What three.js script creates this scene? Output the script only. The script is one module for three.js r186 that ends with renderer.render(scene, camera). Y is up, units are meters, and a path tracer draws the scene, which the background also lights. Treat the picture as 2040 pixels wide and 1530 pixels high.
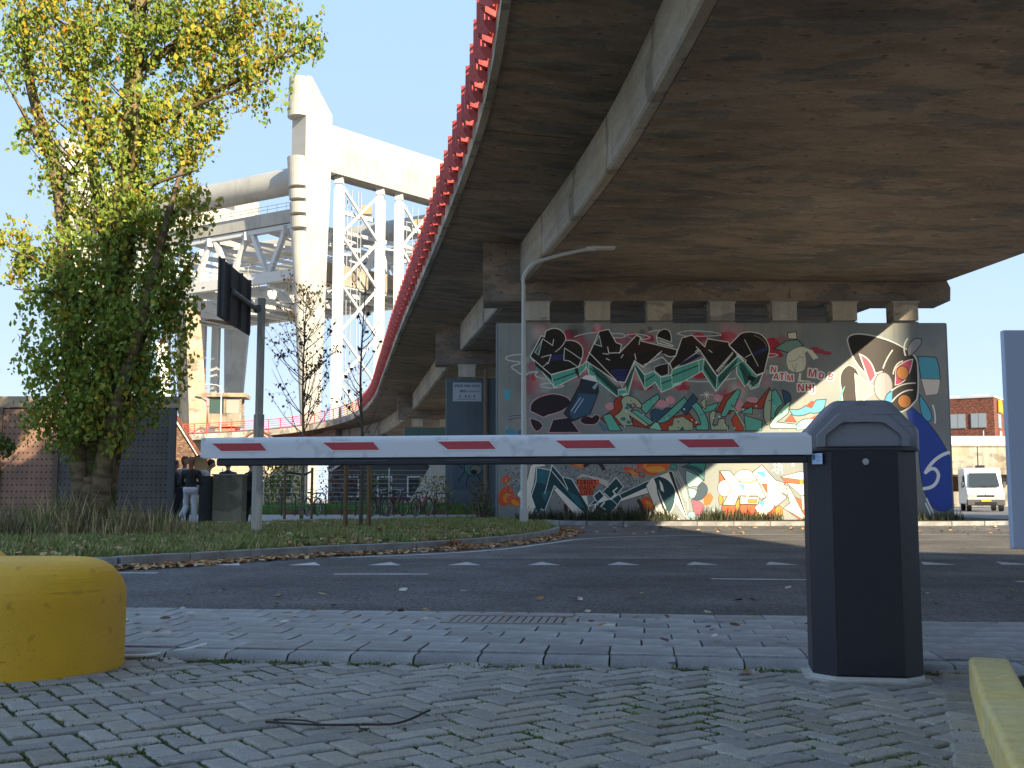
import * as THREE from 'three';
import { mergeGeometries } from 'three/addons/utils/BufferGeometryUtils.js';
import { RoundedBoxGeometry } from 'three/addons/geometries/RoundedBoxGeometry.js';
import { MarchingCubes } from 'three/addons/objects/MarchingCubes.js';

// ---------------------------------------------------------------- camera, sky, sun, exposure
const scene = new THREE.Scene();
const camera = new THREE.PerspectiveCamera(38.35, 4 / 3, 0.1, 3000);
camera.position.set(0, 0.75, 0);
camera.rotation.set(0.1028, 0, 0);
const renderer = new THREE.WebGLRenderer({ antialias: true });
renderer.toneMapping = THREE.LinearToneMapping;
renderer.toneMappingExposure = 4.7;
renderer.shadowMap.enabled = true;
renderer.shadowMap.type = THREE.PCFSoftShadowMap;
const SUN = new THREE.Vector3(0.575, 0.372, 0.728).normalize();   // from behind, over the right shoulder, low autumn sun
{ // clear autumn sky
  const w = 512, h = 256, d = new Float32Array(w * h * 4), v = new THREE.Vector3();
  for (let j = 0; j < h; j++) for (let i = 0; i < w; i++) {
    const el = ((j + 0.5) / h - 0.5) * Math.PI, az = ((i + 0.5) / w - 0.5) * 2 * Math.PI;
    v.set(Math.cos(el) * Math.cos(az), Math.sin(el), Math.cos(el) * Math.sin(az));
    const e = Math.max(0, Math.sin(el)), t = Math.exp(-e / 0.16), c = Math.max(0, v.dot(SUN));
    const g = 0.06 * Math.pow(c, 6);
    const a = [0.105 + 0.1 * t, 0.16 + 0.08 * t, 0.25 + 0.022 * t].map((q, n) => q + g * [1, 0.92, 0.78][n]);
    d.set([a[0], a[1], a[2], 1], (j * w + i) * 4);
  }
  const sky = new THREE.DataTexture(d, w, h, THREE.RGBAFormat, THREE.FloatType);
  sky.mapping = THREE.EquirectangularReflectionMapping;
  sky.magFilter = sky.minFilter = THREE.LinearFilter;
  sky.needsUpdate = true;
  scene.background = sky; scene.environment = sky;
}
const sun = new THREE.DirectionalLight(new THREE.Color(1, 0.85, 0.6), 2.65);
sun.position.copy(SUN).multiplyScalar(200); sun.target.position.set(0, 0, 0);
sun.castShadow = true; sun.shadow.radius = 1; sun.shadow.mapSize.set(4096, 4096);
Object.assign(sun.shadow.camera, { left: -220, right: 160, top: 160, bottom: -160, near: 1, far: 600 });
scene.add(sun, sun.target);

// ---------------------------------------------------------------- helpers
let seed = 12345;
const R = () => { seed |= 0; seed = seed + 0x6D2B79F5 | 0; let t = Math.imul(seed ^ seed >>> 15, 1 | seed); t = t + Math.imul(t ^ t >>> 7, 61 | t) ^ t; return ((t ^ t >>> 14) >>> 0) / 4294967296; };
const rr = (a, b) => a + (b - a) * R();
const V = (x, y, z) => new THREE.Vector3(x, y, -z);          // z counted forward from the camera
const taken = {};
const numbered = (n) => { const k = taken[n] = (taken[n] ?? -1) + 1; return k ? n + '_' + String(k).padStart(3, '0') : n; };
function tag(o, label, category, group, kind) { if (label) o.userData.label = label; if (category) o.userData.category = category; if (group) o.userData.group = group; if (kind) o.userData.kind = kind; return o; }
function thing(name, label, category, [x, y, z] = [0, 0, 0], turn = 0, group) {
  const o = new THREE.Group(); o.name = numbered(name); scene.add(o); o.position.set(x, y, -z); o.rotation.y = turn; return tag(o, label, category, group);
}
function mesh(name, geo, m, parent) {
  const g = Array.isArray(geo) ? join(geo) : geo;
  const o = new THREE.Mesh(g, m); o.castShadow = o.receiveShadow = true;
  o.name = parent ? name : numbered(name); (parent ?? scene).add(o); return o;
}
function structure(name, geo, m) { const o = mesh(name, geo, m); o.userData.kind = 'structure'; return o; }
function copy(o, label, x, y, z, turn) { const c = o.clone(); c.name = numbered(o.name.replace(/_\d\d\d$/, '')); c.userData = { ...o.userData }; scene.add(c); if (label) c.userData.label = label; c.position.set(x, y, -z); if (turn !== undefined) c.rotation.y = turn; return c; }
function join(list) {
  const gs = list.map((g) => { const q = g.index ? g.toNonIndexed() : g.clone(); for (const k of Object.keys(q.attributes)) if (!['position', 'normal', 'uv', 'color'].includes(k)) q.deleteAttribute(k); return q; });
  const col = gs.some((g) => g.attributes.color);
  if (col) for (const g of gs) if (!g.attributes.color) g.setAttribute('color', new THREE.BufferAttribute(new Float32Array(g.attributes.position.count * 3).fill(1), 3));
  return mergeGeometries(gs);
}
function metric(g, s = 1) { // uv in metres from the dominant direction of each face
  if (g.index) g = g.toNonIndexed();
  const p = g.attributes.position, n = g.attributes.normal, uv = new Float32Array(p.count * 2);
  for (let i = 0; i < p.count; i += 3) {
    let a = 0, b = 0, c = 0;
    for (let k = 0; k < 3; k++) { a += Math.abs(n.getX(i + k)); b += Math.abs(n.getY(i + k)); c += Math.abs(n.getZ(i + k)); }
    for (let k = 0; k < 3; k++) {
      const x = p.getX(i + k), y = p.getY(i + k), z = p.getZ(i + k);
      const [u, v] = b >= a && b >= c ? [x, z] : a >= c ? [z, y] : [x, y];
      uv[(i + k) * 2] = u * s; uv[(i + k) * 2 + 1] = v * s;
    }
  }
  g.setAttribute('uv', new THREE.BufferAttribute(uv, 2)); return g;
}
const box = (w, h, d, x = 0, y = 0, z = 0, ry = 0, rx = 0, rz = 0) => { const g = new THREE.BoxGeometry(w, h, d); if (rx || rz) g.rotateX(rx).rotateZ(rz); if (ry) g.rotateY(ry); return metric(g.translate(x, y, z)); };
const rbox = (w, h, d, r, x = 0, y = 0, z = 0, ry = 0, seg = 2) => { const g = new RoundedBoxGeometry(w, h, d, seg, r); if (ry) g.rotateY(ry); return metric(g.translate(x, y, z)); };
function bar(a, b, r, r2 = r, seg = 8) { // round bar between two points
  const d = new THREE.Vector3().subVectors(b, a), L = d.length(), g = new THREE.CylinderGeometry(r2, r, L, seg);
  g.applyQuaternion(new THREE.Quaternion().setFromUnitVectors(new THREE.Vector3(0, 1, 0), d.normalize()));
  return g.translate((a.x + b.x) / 2, (a.y + b.y) / 2, (a.z + b.z) / 2);
}
function beam(a, b, w, h) { // square beam between two points
  const d = new THREE.Vector3().subVectors(b, a), L = d.length(), g = new THREE.BoxGeometry(w, h, L), m = new THREE.Matrix4().lookAt(b, a, new THREE.Vector3(0, 1, 0));
  if (Math.abs(d.y) / L > 0.999) m.lookAt(b, a, new THREE.Vector3(1, 0, 0));
  return g.applyMatrix4(m).translate((a.x + b.x) / 2, (a.y + b.y) / 2, (a.z + b.z) / 2);
}
const tube = (pts, r, seg = 24, rad = 8) => new THREE.TubeGeometry(new THREE.CatmullRomCurve3(pts), seg, r, rad);
const poly = (pts) => { const s = new THREE.Shape(); pts.forEach(([x, y], i) => i ? s.lineTo(x, y) : s.moveTo(x, y)); s.closePath(); return s; };
const slab = (pts, depth, bevel = 0) => new THREE.ExtrudeGeometry(Array.isArray(pts) ? poly(pts) : pts, { depth, bevelEnabled: bevel > 0, bevelThickness: bevel, bevelSize: bevel, bevelSegments: 3, curveSegments: 20 });
function sheet(pts, y, h = 0) { // a flat polygon on the ground given as [x, forward]; h = thickness downwards
  if (!h) return metric(new THREE.ShapeGeometry(poly(pts)).rotateX(-Math.PI / 2).translate(0, y, 0));
  return metric(slab(pts, h).rotateX(-Math.PI / 2).translate(0, y - h, 0));
}
function tint(g, r, gg, b) { const n = g.attributes.position.count, c = new Float32Array(n * 3); for (let i = 0; i < n; i++) c.set([r, gg, b], i * 3); g.setAttribute('color', new THREE.BufferAttribute(c, 3)); return g; }

// ---------------------------------------------------------------- textures
function lattice(n, s) { let q = s * 7919 + 13; const a = new Float32Array(n * n); for (let i = 0; i < n * n; i++) { q = Math.imul(q ^ (q >>> 15), 2246822519) + 0x9E3779B9 | 0; a[i] = ((q ^ (q >>> 13)) >>> 0) / 4294967296; } return a; }
const lat = {};
function vnoise(x, y, nx, ny, s) { // tileable value noise, nx by ny cells over the unit square
  const key = s, L = lat[key] ??= lattice(256, s);
  const fx = x * nx, fy = y * ny, ix = Math.floor(fx), iy = Math.floor(fy), tx = fx - ix, ty = fy - iy, sx = tx * tx * (3 - 2 * tx), sy = ty * ty * (3 - 2 * ty);
  const g = (i, j) => L[(((i % nx) + nx) % nx) + (((j % ny) + ny) % ny) * 256];
  return (g(ix, iy) * (1 - sx) + g(ix + 1, iy) * sx) * (1 - sy) + (g(ix, iy + 1) * (1 - sx) + g(ix + 1, iy + 1) * sx) * sy;
}
function fbm(x, y, nx, ny, oct, s) { let v = 0, a = 0.5, t = 0; for (let o = 0; o < oct; o++) { v += a * vnoise(x, y, Math.min(nx << o, 256), Math.min(ny << o, 256), s + o); t += a; a *= 0.55; } return v / t; }
const smooth = (a, b, x) => { const t = Math.min(1, Math.max(0, (x - a) / (b - a))); return t * t * (3 - 2 * t); };
function texture(n, f, metres, srgb = true) { // f(u, v) -> [r, g, b] in 0..1
  const d = new Uint8Array(n * n * 4);
  for (let j = 0; j < n; j++) for (let i = 0; i < n; i++) { const c = f(i / n, j / n), k = (j * n + i) * 4; d[k] = c[0] * 255; d[k + 1] = c[1] * 255; d[k + 2] = c[2] * 255; d[k + 3] = 255; }
  const t = new THREE.DataTexture(d, n, n, THREE.RGBAFormat); t.wrapS = t.wrapT = THREE.RepeatWrapping; t.magFilter = THREE.LinearFilter; t.minFilter = THREE.LinearMipmapLinearFilter; t.generateMipmaps = true;
  if (srgb) t.colorSpace = THREE.SRGBColorSpace; t.repeat.set(1 / metres, 1 / metres); t.needsUpdate = true; return t;
}
const cl = (x) => Math.min(1, Math.max(0, x));
const mix3 = (a, b, t) => a.map((q, i) => q + (b[i] - q) * t);
const grey = (v) => { v = cl(v); return [v, v, v]; };
const M = (color, roughness = 0.8, o = {}) => { const m = new THREE.MeshStandardMaterial({ roughness, side: THREE.DoubleSide, ...o }); Array.isArray(color) ? m.color.setRGB(...color) : m.color.set(color); return m; };

const grain = texture(512, (u, v) => grey(0.35 + 0.3 * fbm(u, v, 8, 8, 3, 1) + 0.35 * vnoise(u, v, 256, 256, 9)), 1, false);
const grain3 = grain.clone(); grain3.repeat.set(0.33, 0.33); grain3.needsUpdate = true;
const fine = texture(512, (u, v) => grey(0.3 * vnoise(u, v, 128, 128, 4) + 0.7 * vnoise(u, v, 256, 256, 5)), 0.4, false);
const concreteMap = texture(1024, (u, v) => { // weathered, board marked concrete, 8 m
  const big = fbm(u, v, 3, 3, 5, 21), st = fbm(u, v, 40, 3, 4, 33), fi = vnoise(u, v, 256, 256, 5);
  let k = 0.84 + 0.36 * (big - 0.5) + 0.22 * (st - 0.5) + 0.1 * (fi - 0.5);
  k -= 0.16 * smooth(0.6, 0.68, fbm(u, v, 6, 14, 4, 55));
  k = Math.min(1, k); return mix3([k, k * 0.985, k * 0.955], [k * 0.95, k * 0.9, k * 0.82], smooth(0.45, 0.7, fbm(u, v, 5, 5, 3, 71)));
}, 8);
const soffitMap = texture(1024, (u, v) => { // damp stains with dark rims and blow holes, 11 m
  const wx = u + 0.03 * (fbm(u, v, 6, 6, 3, 3) - 0.5), wy = v + 0.05 * (fbm(u, v, 6, 6, 3, 8) - 0.5);
  const a = fbm(wx, wy, 7, 18, 5, 91), b = fbm(wx, wy, 3, 4, 4, 17), c = fbm(u, v, 24, 60, 3, 41), fi = vnoise(u, v, 256, 256, 6);
  let k = 0.82 + 0.34 * (b - 0.5) + 0.14 * (c - 0.5) + 0.07 * (fi - 0.5);
  const s = smooth(0.55, 0.585, a); k *= 1 - 0.12 * s; k += 0.04 * smooth(0.535, 0.55, a) * (1 - s); k *= 1 - 0.1 * smooth(0.5, 0.6, fbm(wx, wy, 9, 30, 4, 27));
  if (vnoise(u, v, 70, 150, 61) > 0.9) k *= 0.78;
  if (vnoise(u, v, 40, 200, 66) > 0.965) k *= 1.3;
  k = Math.min(1, k); return mix3([k, k * 0.92, k * 0.835], [k * 0.97, k * 0.95, k * 0.92], smooth(0.42, 0.6, fbm(u, v, 3, 5, 3, 77) * 0.6 + 0.4 * s));
}, 11);
const asphaltMap = texture(1024, (u, v) => { const k = 0.5 + 0.3 * (fbm(u, v, 4, 4, 4, 5) - 0.5) + 0.42 * (vnoise(u, v, 256, 256, 8) - 0.5) + (vnoise(u, v, 256, 256, 11) > 0.93 ? 0.2 : 0); return [k, k, k * 1.03].map(cl); }, 3);
const tileMap = texture(512, (u, v) => { const k = 0.85 + 0.3 * (fbm(u, v, 5, 5, 4, 14) - 0.5) + 0.24 * (vnoise(u, v, 256, 256, 15) - 0.5) + (vnoise(u, v, 200, 200, 19) > 0.95 ? 0.12 : 0); return [k, k, k].map(cl); }, 0.7);
const plasterMap = texture(512, (u, v) => { const k = 0.86 + 0.16 * (fbm(u, v, 4, 4, 5, 24) - 0.5) - 0.05 * smooth(0.6, 0.75, fbm(u, v, 30, 2, 3, 29)); return [k, k, k * 0.99].map(cl); }, 9);
const barkMap = texture(512, (u, v) => { const a = fbm(u, v, 14, 3, 5, 44), k = 0.35 + 0.6 * a; return mix3([k, k * 0.92, k * 0.8], [k * 0.75, k * 0.8, k * 0.5], smooth(0.5, 0.7, fbm(u, v, 4, 4, 3, 48))); }, 1);
const soilMap = texture(512, (u, v) => { const k = 0.5 + 0.5 * (fbm(u, v, 10, 10, 5, 35) - 0.5); return mix3([k * 0.8, k * 0.66, k * 0.45], [k * 0.55, k * 0.72, k * 0.3], smooth(0.4, 0.6, fbm(u, v, 5, 5, 4, 36))); }, 2);
const masonry = texture(512, (u, v) => { // brick courses of walls that stand too far off to tell the bricks
  const c = 32, row = Math.floor(v * c), x = u * 12 + (row & 1) * 0.5, fx = x - Math.floor(x), fy = v * c - row; const j = fx < 0.05 || fy < 0.16; const k = j ? 0.75 : 0.6 + 0.45 * (vnoise(Math.floor(x) / 12, row / c, 12, 32, 3) - 0.5); return [k, k, k].map(cl);
}, 2.4);

const scuff = texture(512, (u, v) => { const k = 0.97 - 0.1 * smooth(0.6, 0.8, fbm(u, v, 12, 12, 4, 57)) - 0.18 * smooth(0.72, 0.8, fbm(u, v, 4, 60, 4, 58)); return [k, k * 0.995, k * 0.985].map(cl); }, 0.9);
const mat = {
  concrete: M([0.56, 0.54, 0.5], 0.9, { map: concreteMap, bumpMap: grain3, bumpScale: 0.012 }),
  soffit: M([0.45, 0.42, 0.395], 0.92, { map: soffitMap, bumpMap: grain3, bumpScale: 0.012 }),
  kerb: M([0.42, 0.41, 0.4], 0.9, { map: tileMap, bumpMap: fine, bumpScale: 0.003 }),
  asphalt: M([0.42, 0.4, 0.375], 0.86, { map: asphaltMap, bumpMap: fine, bumpScale: 0.004 }),
  asphaltOld: M([0.5, 0.47, 0.42], 0.9, { map: tileMap, bumpMap: fine, bumpScale: 0.004 }),
  paint: M([0.72, 0.72, 0.71], 0.7, { map: tileMap, bumpMap: fine, bumpScale: 0.001 }),
  white: M([0.8, 0.79, 0.75], 0.55, { map: plasterMap }),
  whiteSteel: M([0.52, 0.51, 0.48], 0.55),
  red: M([0.56, 0.055, 0.04], 0.5),
  grass: M([1, 1, 1], 0.9, { map: soilMap }),
  steel: M([0.42, 0.43, 0.44], 0.42, { metalness: 0.75, bumpMap: grain, bumpScale: 0.0008 }),
  greyPaint: M([0.5, 0.51, 0.5], 0.5, { bumpMap: grain, bumpScale: 0.001 }),
  black: M([0.018, 0.018, 0.02], 0.5),
  wood: M([0.45, 0.33, 0.22], 0.85, { map: barkMap }),
  bark: M([0.42, 0.36, 0.28], 0.95, { map: barkMap, bumpMap: barkMap, bumpScale: 0.03 }),
  glass: M([0.03, 0.04, 0.05], 0.06, { metalness: 0.0 }),
  brickWall: M([0.4, 0.14, 0.085], 0.9, { map: masonry }),
};
// ---------------------------------------------------------------- ground
structure('ground', sheet([[-900, -300], [900, -300], [900, 1500], [-900, 1500]], -0.16), mat.asphaltOld);
const road = structure('road', sheet([[-60, 6.2], [-3, 7.55], [0.3, 7.3], [3.2, 6.7], [60, -2], [120, 30], [120, 80], [20, 80], [16.5, 42], [0, 40], [-12, 27], [-60, 13]], -0.012, 0.14), mat.asphalt);
const mainRoad = structure('main_road', sheet([[-60, 8.6], [-12, 10.5], [-4.4, 12.05], [-2.8, 14.0], [-1.0, 14.05], [0, 13.9], [14, 13.75], [60, 8], [110, 30], [110, 78], [20, 78], [16.5, 42], [0, 40], [-8, 26], [-60, 14]], -0.0092), M([0.6, 0.56, 0.5], 0.88, { map: asphaltMap, bumpMap: fine, bumpScale: 0.004 }));
const plaza = structure('plaza', sheet([[-60, 27.2], [-8, 27.2], [-1.2, 35], [-1.2, 48], [-60, 48]], 0.03, 0.15), M([0.36, 0.35, 0.34], 0.9, { map: tileMap, bumpMap: fine, bumpScale: 0.003 }));
// apron of concrete tiles between the brick paving and the asphalt: rows parallel to the kerb, sloping down to the road
{
  const bed = structure('tile_apron', sheet([[-12, 6.9], [12, 3.7], [12, 5.85], [3.2, 6.72], [0.3, 7.36], [-3, 7.6], [-12, 8.6]], -0.05, 0.1), M([0.3, 0.29, 0.25], 0.95, { map: soilMap }));
  const mats = [0, 1, 2, 3, 4].map((k) => M([0.36 + 0.035 * k, 0.355 + 0.034 * k, 0.35 + 0.032 * k], 0.62 + 0.05 * k, { map: tileMap, bumpMap: fine, bumpScale: 0.002 }));
  const tg = [0.292, 0.294, 0.289].map((w) => rbox(w, 0.07, 0.292, 0.006));
  const kg = [0.292, 0.29].map((w) => { // front kerb stone with a rolled edge
    const s = new THREE.Shape(); s.moveTo(-0.075, 0); s.lineTo(-0.075, 0.022); s.quadraticCurveTo(-0.068, 0.062, -0.03, 0.066); s.lineTo(0.075, 0.066); s.lineTo(0.075, 0);
    return metric(slab(s, w).translate(0, 0, -w / 2).rotateY(Math.PI / 2)); });
  const ang = 0.118, c = Math.cos(ang), s = Math.sin(ang);
  for (let r = -1; r < 8; r++) {
    const off = r < 0 ? 0 : (r % 2 ? 0.15 : 0) + rr(-0.01, 0.01), step = 0.3;
    const n = 12;
    for (let i = -n; i <= n; i++) {
      const a = i * step + off, b = r < 0 ? 0 : 0.23 + r * 0.3;              // along and across the rows
      const x = a * c + b * s, z = 5.2 - a * s + b * c;
      if (Math.abs(x) / z > 0.56 || (r > 5 && z > 7.36 - 0.12 * x + (x > 1 ? -0.06 * x : 0))) continue;
      if (x > -0.44 && x < 0.42 && z > 6.6 && z < 7.2) continue;             // the drain sits here
      const y = r < 0 ? -0.042 : -0.002 - 0.0052 * r + rr(-0.002, 0.002);
      const m = mesh(r < 0 ? 'kerb_stone' : 'tile', r < 0 ? kg[i & 1] : tg[Math.floor(R() * 3)], mats[Math.floor(R() * 5)], bed);
      m.position.set(x, y, -z); m.rotation.set(rr(-0.006, 0.006), -ang + rr(-0.006, 0.006) + (r < 0 ? 0 : 0), rr(-0.006, 0.006));
      if (r < 0) m.rotation.set(0, -ang, 0);
    }
  }
}
// drain grate
{
  const g = thing('drain_grate', 'rusty slotted iron drain grate set flush in the tile apron', 'drain', [0, -0.004, 6.9], -0.118);
  const iron = M([0.3, 0.275, 0.25], 0.75, { metalness: 0.4, bumpMap: grain, bumpScale: 0.002 });
  mesh('frame', [box(0.8, 0.03, 0.035, 0, 0, 0.21), box(0.8, 0.03, 0.035, 0, 0, -0.21), box(0.035, 0.03, 0.385, 0.382, 0, 0), box(0.035, 0.03, 0.385, -0.382, 0, 0)], iron, g);
  mesh('surround', [box(1.1, 0.05, 0.1, 0, -0.014, 0.29), box(1.1, 0.05, 0.1, 0, -0.014, -0.29), box(0.14, 0.05, 0.47, 0.48, -0.014, 0), box(0.14, 0.05, 0.47, -0.48, -0.014, 0)], M([0.4, 0.39, 0.38], 0.8, { map: tileMap }), g);
  for (let i = 0; i < 15; i++) mesh('grate_bar', box(0.039, 0.024, 0.385, -0.34 + i * 0.0486, -0.002, 0), iron, g);
}
// herringbone brick paving
const mossSpots = [], mossTurn = 0.6;
{
  const bed = structure('brick_paving', sheet([[-30, -14], [30, -14], [12, 3.65], [2.4, 4.83], [0.3, 5.08], [-2.4, 5.4], [-12, 6.85], [-30, 8]], -0.0098, 0.1), M([0.36, 0.44, 0.12], 1, { map: soilMap, bumpMap: grain, bumpScale: 0.01 }));
  const mats = []; for (let k = 0; k < 9; k++) { const v = 0.42 + 0.05 * (k % 5), w = k % 3; mats.push(M([v * (1.05 + 0.02 * w), v * 0.985, v * (0.88 - 0.04 * w)], 0.85, { map: tileMap, bumpMap: fine, bumpScale: 0.005 })); }
  const L = 0.2, Wd = 0.1, gs = [0, 1, 2, 3].map((k) => rbox(L - 0.011 - 0.002 * (k & 1), 0.08, Wd - 0.012 - 0.001 * (k >> 1), 0.01, 0, 0, 0, 0, 2));
  const ang = 0.6, ca = Math.cos(ang), sa = Math.sin(ang), list = [];
  for (let i = -60; i <= 60; i++) for (let j = -60; j <= 60; j++) {            // 90 degree herringbone
    for (const t of [0, 1]) {
      const bx = (i * 1 + j * 2) * Wd * 1, by = (i * 1 - j * 2) * Wd * 1;
      const px = t ? bx + Wd * 0.5 : bx + Wd, py = t ? by + Wd * 2 : by + Wd * 0.5; // lying and standing brick of one pair
      const x = px * ca - py * sa, z = 3.9 + px * sa + py * ca;
      const front = 5.14 - 0.118 * x - 0.04;
      if (z > front - 0.0 || z < -1 || Math.abs(x) > 3.2) continue;
      if (x > 1.34 + 0.36 * (z - 2.75) - (z > 4.3 ? 0.0 : 0)) continue;
      list.push([x, z, t]);
    }
  }
  const seen = (b) => b[1] > 2.66 && Math.abs(b[0]) < 0.5 * b[1] + 0.1 ? b[1] : 100 + Math.abs(b[1] - 3);
  list.sort((a, b) => seen(a) - seen(b));
  const rest = [];
  const un = (x, z) => 0.003 * Math.sin(x * 2.1 + 0.5) * Math.sin(z * 2.7) + 0.0015 * Math.sin(x * 5 + z * 3.3);
  list.forEach(([x, z, t], k) => {
    const y = -0.04 + un(x, z) + rr(-0.0035, 0.003), ry = ang + (t ? Math.PI / 2 : 0) + rr(-0.02, 0.02), rx = rr(-0.025, 0.025), rz = rr(-0.018, 0.018);
    if (k < 300) { const b = mesh('brick', gs[k & 3], mats[Math.floor(R() * 9)], bed); b.position.set(x, y, -z); b.rotation.set(rx, ry, rz, 'YXZ'); }
    else if (z > -0.5) { const c = rr(0.78, 1.2); rest.push(tint(gs[k & 3].clone().rotateX(rx).rotateZ(rz).rotateY(ry).translate(x, y, -z), c, c, c)); }
  });
  mossSpots.push(...list.filter((b, k) => k < 420));
  const o = mesh('farther_bricks', rest, M([0.55, 0.515, 0.455], 0.85, { map: tileMap, bumpMap: fine, bumpScale: 0.005, vertexColors: true }), bed); o.userData.kind = 'stuff';
  // edge setts along the yellow kerb
  const sg = [0.17, 0.2, 0.15].map((l) => rbox(0.165, 0.08, l - 0.015, 0.02, 0, 0, 0, 0, 2));
  let z = 2.5, i = 0; while (z < 4.85) { const l = [0.17, 0.2, 0.15][i % 3]; const m = mesh('edge_sett', sg[i % 3], mats[(i * 5) % 9], bed); m.position.set(1.02 + 0.36 * (z + l / 2 - 2.35), -0.035, -(z + l / 2)); m.rotation.y = -0.34 + rr(-0.04, 0.04); z += l * 0.95; i++; }
}
// yellow kerb at the right, two blocks with rounded arrises
{
  const m = M([1, 1, 1], 0.85, { map: texture(512, (u, v) => mix3([0.93, 0.82, 0.5], [0.91, 0.82, 0.57], smooth(0.4, 0.65, fbm(u, v, 3, 3, 5, 62))).map((q) => cl(q * (0.9 + 0.14 * fbm(u, v, 40, 40, 3, 64)))), 1.1), bumpMap: fine, bumpScale: 0.004 });
  const k = thing('yellow_kerb', 'worn yellow painted concrete kerb to the right of the barrier cabinet', 'kerb', [1.87, -0.03, 4.42]);
  const g = rbox(0.15, 0.16, 0.98, 0.022, 0, 0.08, 0.5, 0, 3);
  for (let i = 0; i < 3; i++) { const b = mesh('kerb_block', g, m, k); b.position.set(-0.345 * i * 0.98, 0, 0.94 * i * 0.99); b.rotation.y = -0.352 + 0.02 * i; }
  structure('planting_soil', sheet([[1.98, 4.75], [2.3, 4.78], [3.4, 4.5], [3.4, 2.2], [1.1, 2.2]], 0.0, 0.06), M([0.09, 0.085, 0.065], 1, { map: soilMap, bumpMap: grain, bumpScale: 0.03 }));
}
// painted road markings
{
  const tooth = metric(new THREE.ShapeGeometry(poly([[-0.19, 0], [0.19, 0], [0, 0.62]])).rotateX(-Math.PI / 2));
  for (let i = -5; i < 9; i++) { const o = mesh('give_way_triangle', tooth, mat.paint, road); o.position.set(0.36 + i * 0.905, -0.008, -12.68 - i * 0.012); o.rotation.y = rr(-0.02, 0.02); }
  const dash = (a, b, w) => { const o = mesh('lane_line', metric(new THREE.ShapeGeometry(poly([[a[0], a[1] - w / 2], [b[0], b[1] - w / 2], [b[0], b[1] + w / 2], [a[0], a[1] + w / 2]])).rotateX(-Math.PI / 2)), mat.paint, road); o.position.y = -0.008; };
  dash([-1.78, 11.2], [-0.84, 11.2], 0.12); dash([1.88, 10.55], [2.95, 10.4], 0.12); dash([-4.6, 11.4], [-3.6, 11.35], 0.12); dash([4.6, 10.2], [5.6, 10.1], 0.12);
  const line = (pts, w) => { const c = new THREE.CatmullRomCurve3(pts.map(([x, z]) => new THREE.Vector3(x, 0, -z))), n = 50, a = [], up = new THREE.Vector3(0, 1, 0); for (let i = 0; i <= n; i++) { const p = c.getPoint(i / n), s = c.getTangent(i / n).cross(up).multiplyScalar(w / 2); a.push(p.clone().add(s), p.clone().sub(s)); } const g = new THREE.BufferGeometry(); const f = []; for (let i = 0; i < n; i++) { const q = [a[2 * i], a[2 * i + 1], a[2 * i + 3], a[2 * i], a[2 * i + 3], a[2 * i + 2]]; for (const p of q) f.push(p.x, p.y, p.z); } g.setAttribute('position', new THREE.Float32BufferAttribute(f, 3)); g.computeVertexNormals(); return metric(g); };
  const o = mesh('edge_line', line([[-2.2, 14.2], [-1.3, 14.9], [-0.3, 16.2], [0.6, 18.6], [1.5, 21], [3.2, 22.4], [6.2, 23.2], [10.4, 22.8], [18, 21]], 0.13), mat.paint, mainRoad); o.position.y = -0.005;
  for (const [a, b, z] of [[9, 20, 41], [16, 30, 48]]) { const q = mesh('parking_line', sheet([[a, z], [b, z], [b, z + 0.14], [a, z + 0.14]], 0), mat.paint, mainRoad); q.position.y = -0.005; }
}
// grass verge behind a concrete kerb, and the island that carries the mural wall
const vergePts = [[-40, 8.4], [-12, 10.6], [-5.4, 11.75], [-4.4, 12.2], [-3.7, 13.3], [-2.8, 14.7], [-1.6, 16], [-0.9, 17.1], [-0.17, 18.8], [0.58, 21.5], [0.98, 24.6], [0.85, 28.8], [-0.3, 33.4]];
function kerbAlong(name, pts, label) {
  const k = thing(name, label, 'kerb'), c = new THREE.CatmullRomCurve3(pts.map(([x, z]) => new THREE.Vector3(x, 0, -z)), false, 'centripetal'), Ln = c.getLength(), n = Math.round(Ln / 1.0);
  for (let i = 0; i < n; i++) { const a = c.getPointAt(i / n), b = c.getPointAt((i + 1) / n), L = a.distanceTo(b); const o = mesh('kerb_block', rbox(0.14, 0.22, L - 0.008, 0.012), mat.kerb, k); o.position.set((a.x + b.x) / 2, 0.0 + rr(-0.003, 0.003), (a.z + b.z) / 2); o.rotation.y = Math.atan2(b.x - a.x, b.z - a.z); }
}
kerbAlong('verge_kerb', vergePts.slice(1), 'low grey concrete kerb bending round the grass verge');
structure('grass_verge', sheet([...vergePts, [-1.2, 35.2], [-8, 27.25], [-40, 27.25]], 0.085, 0.2), mat.grass);
structure('grass_bank', sheet([[-60, 48.05], [-1.2, 48.05], [-1, 70], [-60, 70]], 0.25, 0.3), mat.grass);
kerbAlong('island_kerb', [[0.4, 36.5], [1.7, 31.2], [4, 30.6], [9, 30.6], [13.2, 30.9], [14.8, 32.5], [15.2, 36], [15, 41]], 'grey concrete kerb round the island under the mural wall');
structure('mural_island', sheet([[0.46, 36.5], [1.75, 31.25], [4, 30.66], [9, 30.66], [13.2, 30.96], [14.7, 32.5], [15.1, 36], [14.9, 41], [0.4, 41]], 0.09, 0.2), M([0.3, 0.27, 0.23], 0.95, { map: soilMap, bumpMap: grain, bumpScale: 0.02 }));
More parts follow.
